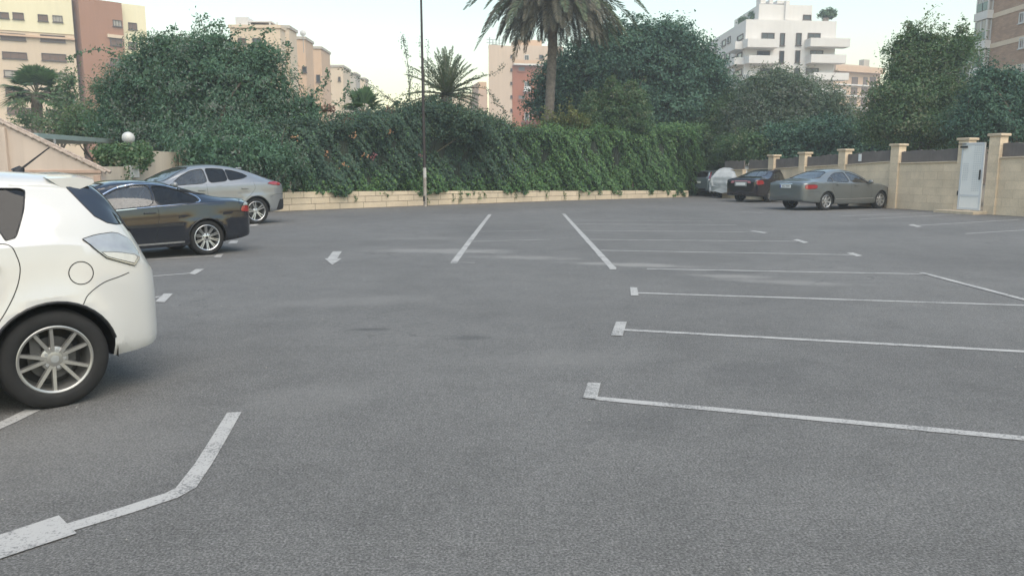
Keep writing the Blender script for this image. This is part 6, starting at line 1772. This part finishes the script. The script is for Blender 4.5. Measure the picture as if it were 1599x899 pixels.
# ---- dark saloon
build_car('parked_car', 'dark saloon with a red light bar between the silver saloon and the covered car', dict(
    wb=2.70, wr=.32, rim=.215, arch=.355, track=.875, ww=.215, paint=P['darkred'], wheel='plain', rim_mat=M['alloy'], lip='trim', wround=.12,
    top=[(-1.04, .60), (-1.035, .80), (-1.02, .95), (-.99, 1.035), (-.93, 1.07), (-.7, 1.085), (-.45, 1.12), (-.2, 1.20), (.1, 1.32), (.45, 1.43), (.8, 1.475), (1.1, 1.48), (1.4, 1.45), (1.75, 1.34), (2.1, 1.17), (2.35, 1.04), (2.6, .99), (3.0, .92), (3.4, .80), (3.55, .66), (3.6, .5)],
    belt=[(-1.04, .96), (-.6, 1.03), (.2, 1.0), (1.2, .97), (2.2, .93), (3.0, .86), (3.6, .55)],
    half=[(-1.04, .62), (-1.03, .70), (-.98, .78), (-.88, .84), (-.6, .88), (0, .90), (1.2, .905), (2.5, .90), (3.1, .84), (3.45, .68), (3.6, .42)],
    bottom=[(-1.04, .42), (-1.0, .32), (-.8, .28), (-.4, .25), (.3, .2), (2.4, .2), (3.3, .22), (3.6, .33)],
    roofw=[(-1.04, .56), (-.6, .70), (-.2, .64), (.5, .56), (1.3, .565), (2.0, .66), (2.5, .76), (3.2, .66), (3.6, .42)],
    side_glass=[('r', [(.02, 1.035), (.20, 1.14), (.6, 1.31), (1.06, 1.365), (1.08, 1.0)], 'glass_clear', 'trim', .008), ('f', [(1.17, 1.0), (1.15, 1.365), (1.42, 1.34), (1.75, 1.22), (2.14, .98), (2.16, .965)], 'glass_clear', 'trim', .008)],
    rear_glass=([(0, 1.40), (.47, 1.38), (.66, 1.145), (0, 1.13)], 'glass_mid'), windscreen=([(0, 1.39), (.5, 1.375), (.70, 1.07), (0, 1.05)], 'glass_clear'),
    lamps=[([(.0, .78), (.0, .97), (.16, .985), (.30, .96), (.34, .80)], 141, 'red', 'tail_light', .010), ([(.55, .84), (.50, .955), (.36, .955), (.34, .86)], 180, 'redc', 'tail_lamp_lens', .008), ([(1.68, .64), (1.72, .76), (1.92, .78), (2.0, .74), (1.98, .64)], 45, 'clear', 'headlight', .004)],
    panels=[([(-.34, .925), (-.34, .965), (.34, .965), (.34, .925)], 180, 'redc', 'light_bar', .012), ([(-.32, .72), (-.32, .91), (.32, .91), (.32, .72)], 180, 'grey_metal', 'plate_recess', .003)],
    gaps=[[(.22, 1.0), (.2, .85), (.28, .68), (.4, .5)], [(1.14, .98), (1.13, .6), (1.16, .32)]], handles=[(.48, .91), (1.4, .88)], mirror=(2.08, .98), seats=[1.45, .6], plate=(.815, None)), G(1203, 315.8), R(37), -1, scale=1.05)

# ---- pale hatchback farthest away by the hedge
build_car('parked_car', 'pale silver-blue hatchback farthest away against the ivy hedge', dict(
    wb=2.64, wr=.315, rim=.21, arch=.352, track=.885, ww=.205, paint=P['blue'], wheel='plain', rim_mat=M['alloy'], lip='trim', wround=.12,
    top=[(-.80, .62), (-.795, .80), (-.78, .93), (-.75, 1.02), (-.68, 1.12), (-.55, 1.26), (-.40, 1.39), (-.28, 1.44), (.1, 1.48), (.6, 1.5), (1.1, 1.49), (1.5, 1.42), (2.0, 1.20), (2.4, 1.02), (2.8, .93), (3.2, .82), (3.45, .68), (3.52, .5)],
    belt=[(-.8, .93), (-.5, 1.02), (.2, 1.0), (1.2, .97), (2.2, .93), (3.0, .84), (3.52, .55)],
    half=[(-.80, .62), (-.79, .70), (-.74, .78), (-.62, .85), (-.4, .89), (0, .91), (1.2, .92), (2.4, .91), (3.0, .85), (3.4, .68), (3.52, .42)],
    bottom=[(-.80, .45), (-.77, .34), (-.6, .29), (-.3, .26), (.3, .2), (2.3, .2), (3.2, .22), (3.52, .33)],
    roofw=[(-.80, .58), (-.5, .57), (-.2, .575), (.6, .58), (1.3, .585), (2.0, .68), (2.5, .76), (3.1, .66), (3.52, .42)],
    side_glass=[('r', [(-.02, 1.22), (.12, 1.36), (.9, 1.385), (.92, 1.01), (.18, 1.04)], 'glass_dark', 'trim', .008), ('f', [(1.0, 1.005), (.98, 1.385), (1.3, 1.36), (1.65, 1.22), (2.04, 1.0), (2.06, .985)], 'glass_mid', 'trim', .008)],
    rear_glass=([(0, 1.40), (.48, 1.38), (.62, 1.10), (0, 1.08)], 'glass_dark'), windscreen=([(0, 1.41), (.5, 1.395), (.70, 1.07), (0, 1.05)], 'glass_mid'),
    lamps=[([(.10, 1.00), (.24, 1.38), (.30, 1.38), (.26, 1.15), (.22, .99)], 141, 'red', 'tail_light', .008), ([(.12, .88), (.10, .995), (.24, .985), (.26, .88)], 141, 'clear', 'tail_lamp_lens', .008)],
    panels=[([(-.6, .33), (-.6, .44), (.6, .44), (.6, .33)], 180, 'black', 'bumper_skirt', .004)],
    gaps=[[(.22, 1.0), (.2, .85), (.28, .68), (.4, .5)], [(.96, .98), (.95, .6), (.98, .32)]], handles=[(.42, .91), (1.3, .88)], mirror=(1.98, .98), seats=[1.4, .6], plate=(.80, None)), G(1121, 306.4), R(38), -1)

# ---- car under a grey cover
def covered(near, heading):
    ca, sa = math.cos(heading), math.sin(heading); yo = -.85
    org = Vector((near.x + yo * sa, near.y - yo * ca, 0))
    root = empty('parked_car', org, heading); tag(root, 'car hidden under a pale grey cover, only its wheels showing', 'car')
    for ax in (0, 2.6):
        for s in (1, -1): make_wheel('plain', .31, .205, .2, M['alloy'], root, (ax, s * .75, .307), s)
    MB().prism([(-.7, -.72), (3.3, -.72), (3.4, 0), (3.3, .72), (-.7, .72), (-.78, 0)], .30, .62).build('body', M['black'], root, bevel=.05)
    sp = dict(wb=2.6, wr=.31, arch=.36, flare=0.02,
        top=[(-.86, .62), (-.855, .85), (-.84, 1.0), (-.80, 1.10), (-.70, 1.24), (-.5, 1.40), (-.2, 1.50), (.3, 1.55), (.9, 1.55), (1.4, 1.47), (2.0, 1.2), (2.4, 1.04), (2.9, .95), (3.3, .82), (3.45, .6)],
        belt=[(-.86, .9), (0, 1.0), (1.5, .97), (3.45, .55)], half=[(-.86, .66), (-.84, .74), (-.74, .84), (-.5, .89), (.5, .92), (2.4, .91), (3.1, .8), (3.45, .5)],
        bottom=[(-.86, .28), (-.4, .24), (.0, .30), (.4, .20), (1.3, .17), (2.2, .2), (2.6, .3), (3.0, .22), (3.45, .28)], roofw=[(-.86, .6), (-.3, .60), (1.4, .60), (2.4, .74), (3.45, .45)])
    bm = loft_body(sp, .04)
    bmesh.ops.delete(bm, geom=[f for f in bm.faces if f.normal.z < -.8 and f.calc_center_median().z < .5], context='FACES')
    bm.normal_update()
    for v in bm.verts:
        x, y, z = v.co; low = max(0, min(1, (1.25 - z) / .9)); s = x * (1 if abs(y) > .3 else .2) + y * 1.6
        fold = .020 * math.sin(s * 16 + 2.0 * math.sin(z * 5)) + .014 * math.sin(s * 37 + z * 6) + .012 * math.sin(z * 21 + x * 9)
        v.co += v.normal * (fold * (.3 + 1.1 * low) + .015)
        if z < .45: v.co.z += .05 * math.sin(s * 9) + .02 * math.sin(s * 23)
    o = bm_obj('car_cover', bm, M['cover'], None, 180)
    o.location = org; o.rotation_euler = (0, 0, heading); o.scale = (1.04, 1.06, 1.09)
    tag(o, 'pale grey crumpled car cover draped over the car beside the dark saloon', 'car cover')
M['cover'] = plain('car_cover_cloth', (.47, .49, .50), .65, var=.14, scale=3, bmp=.3)
covered(G(1163, 309.8), R(36))
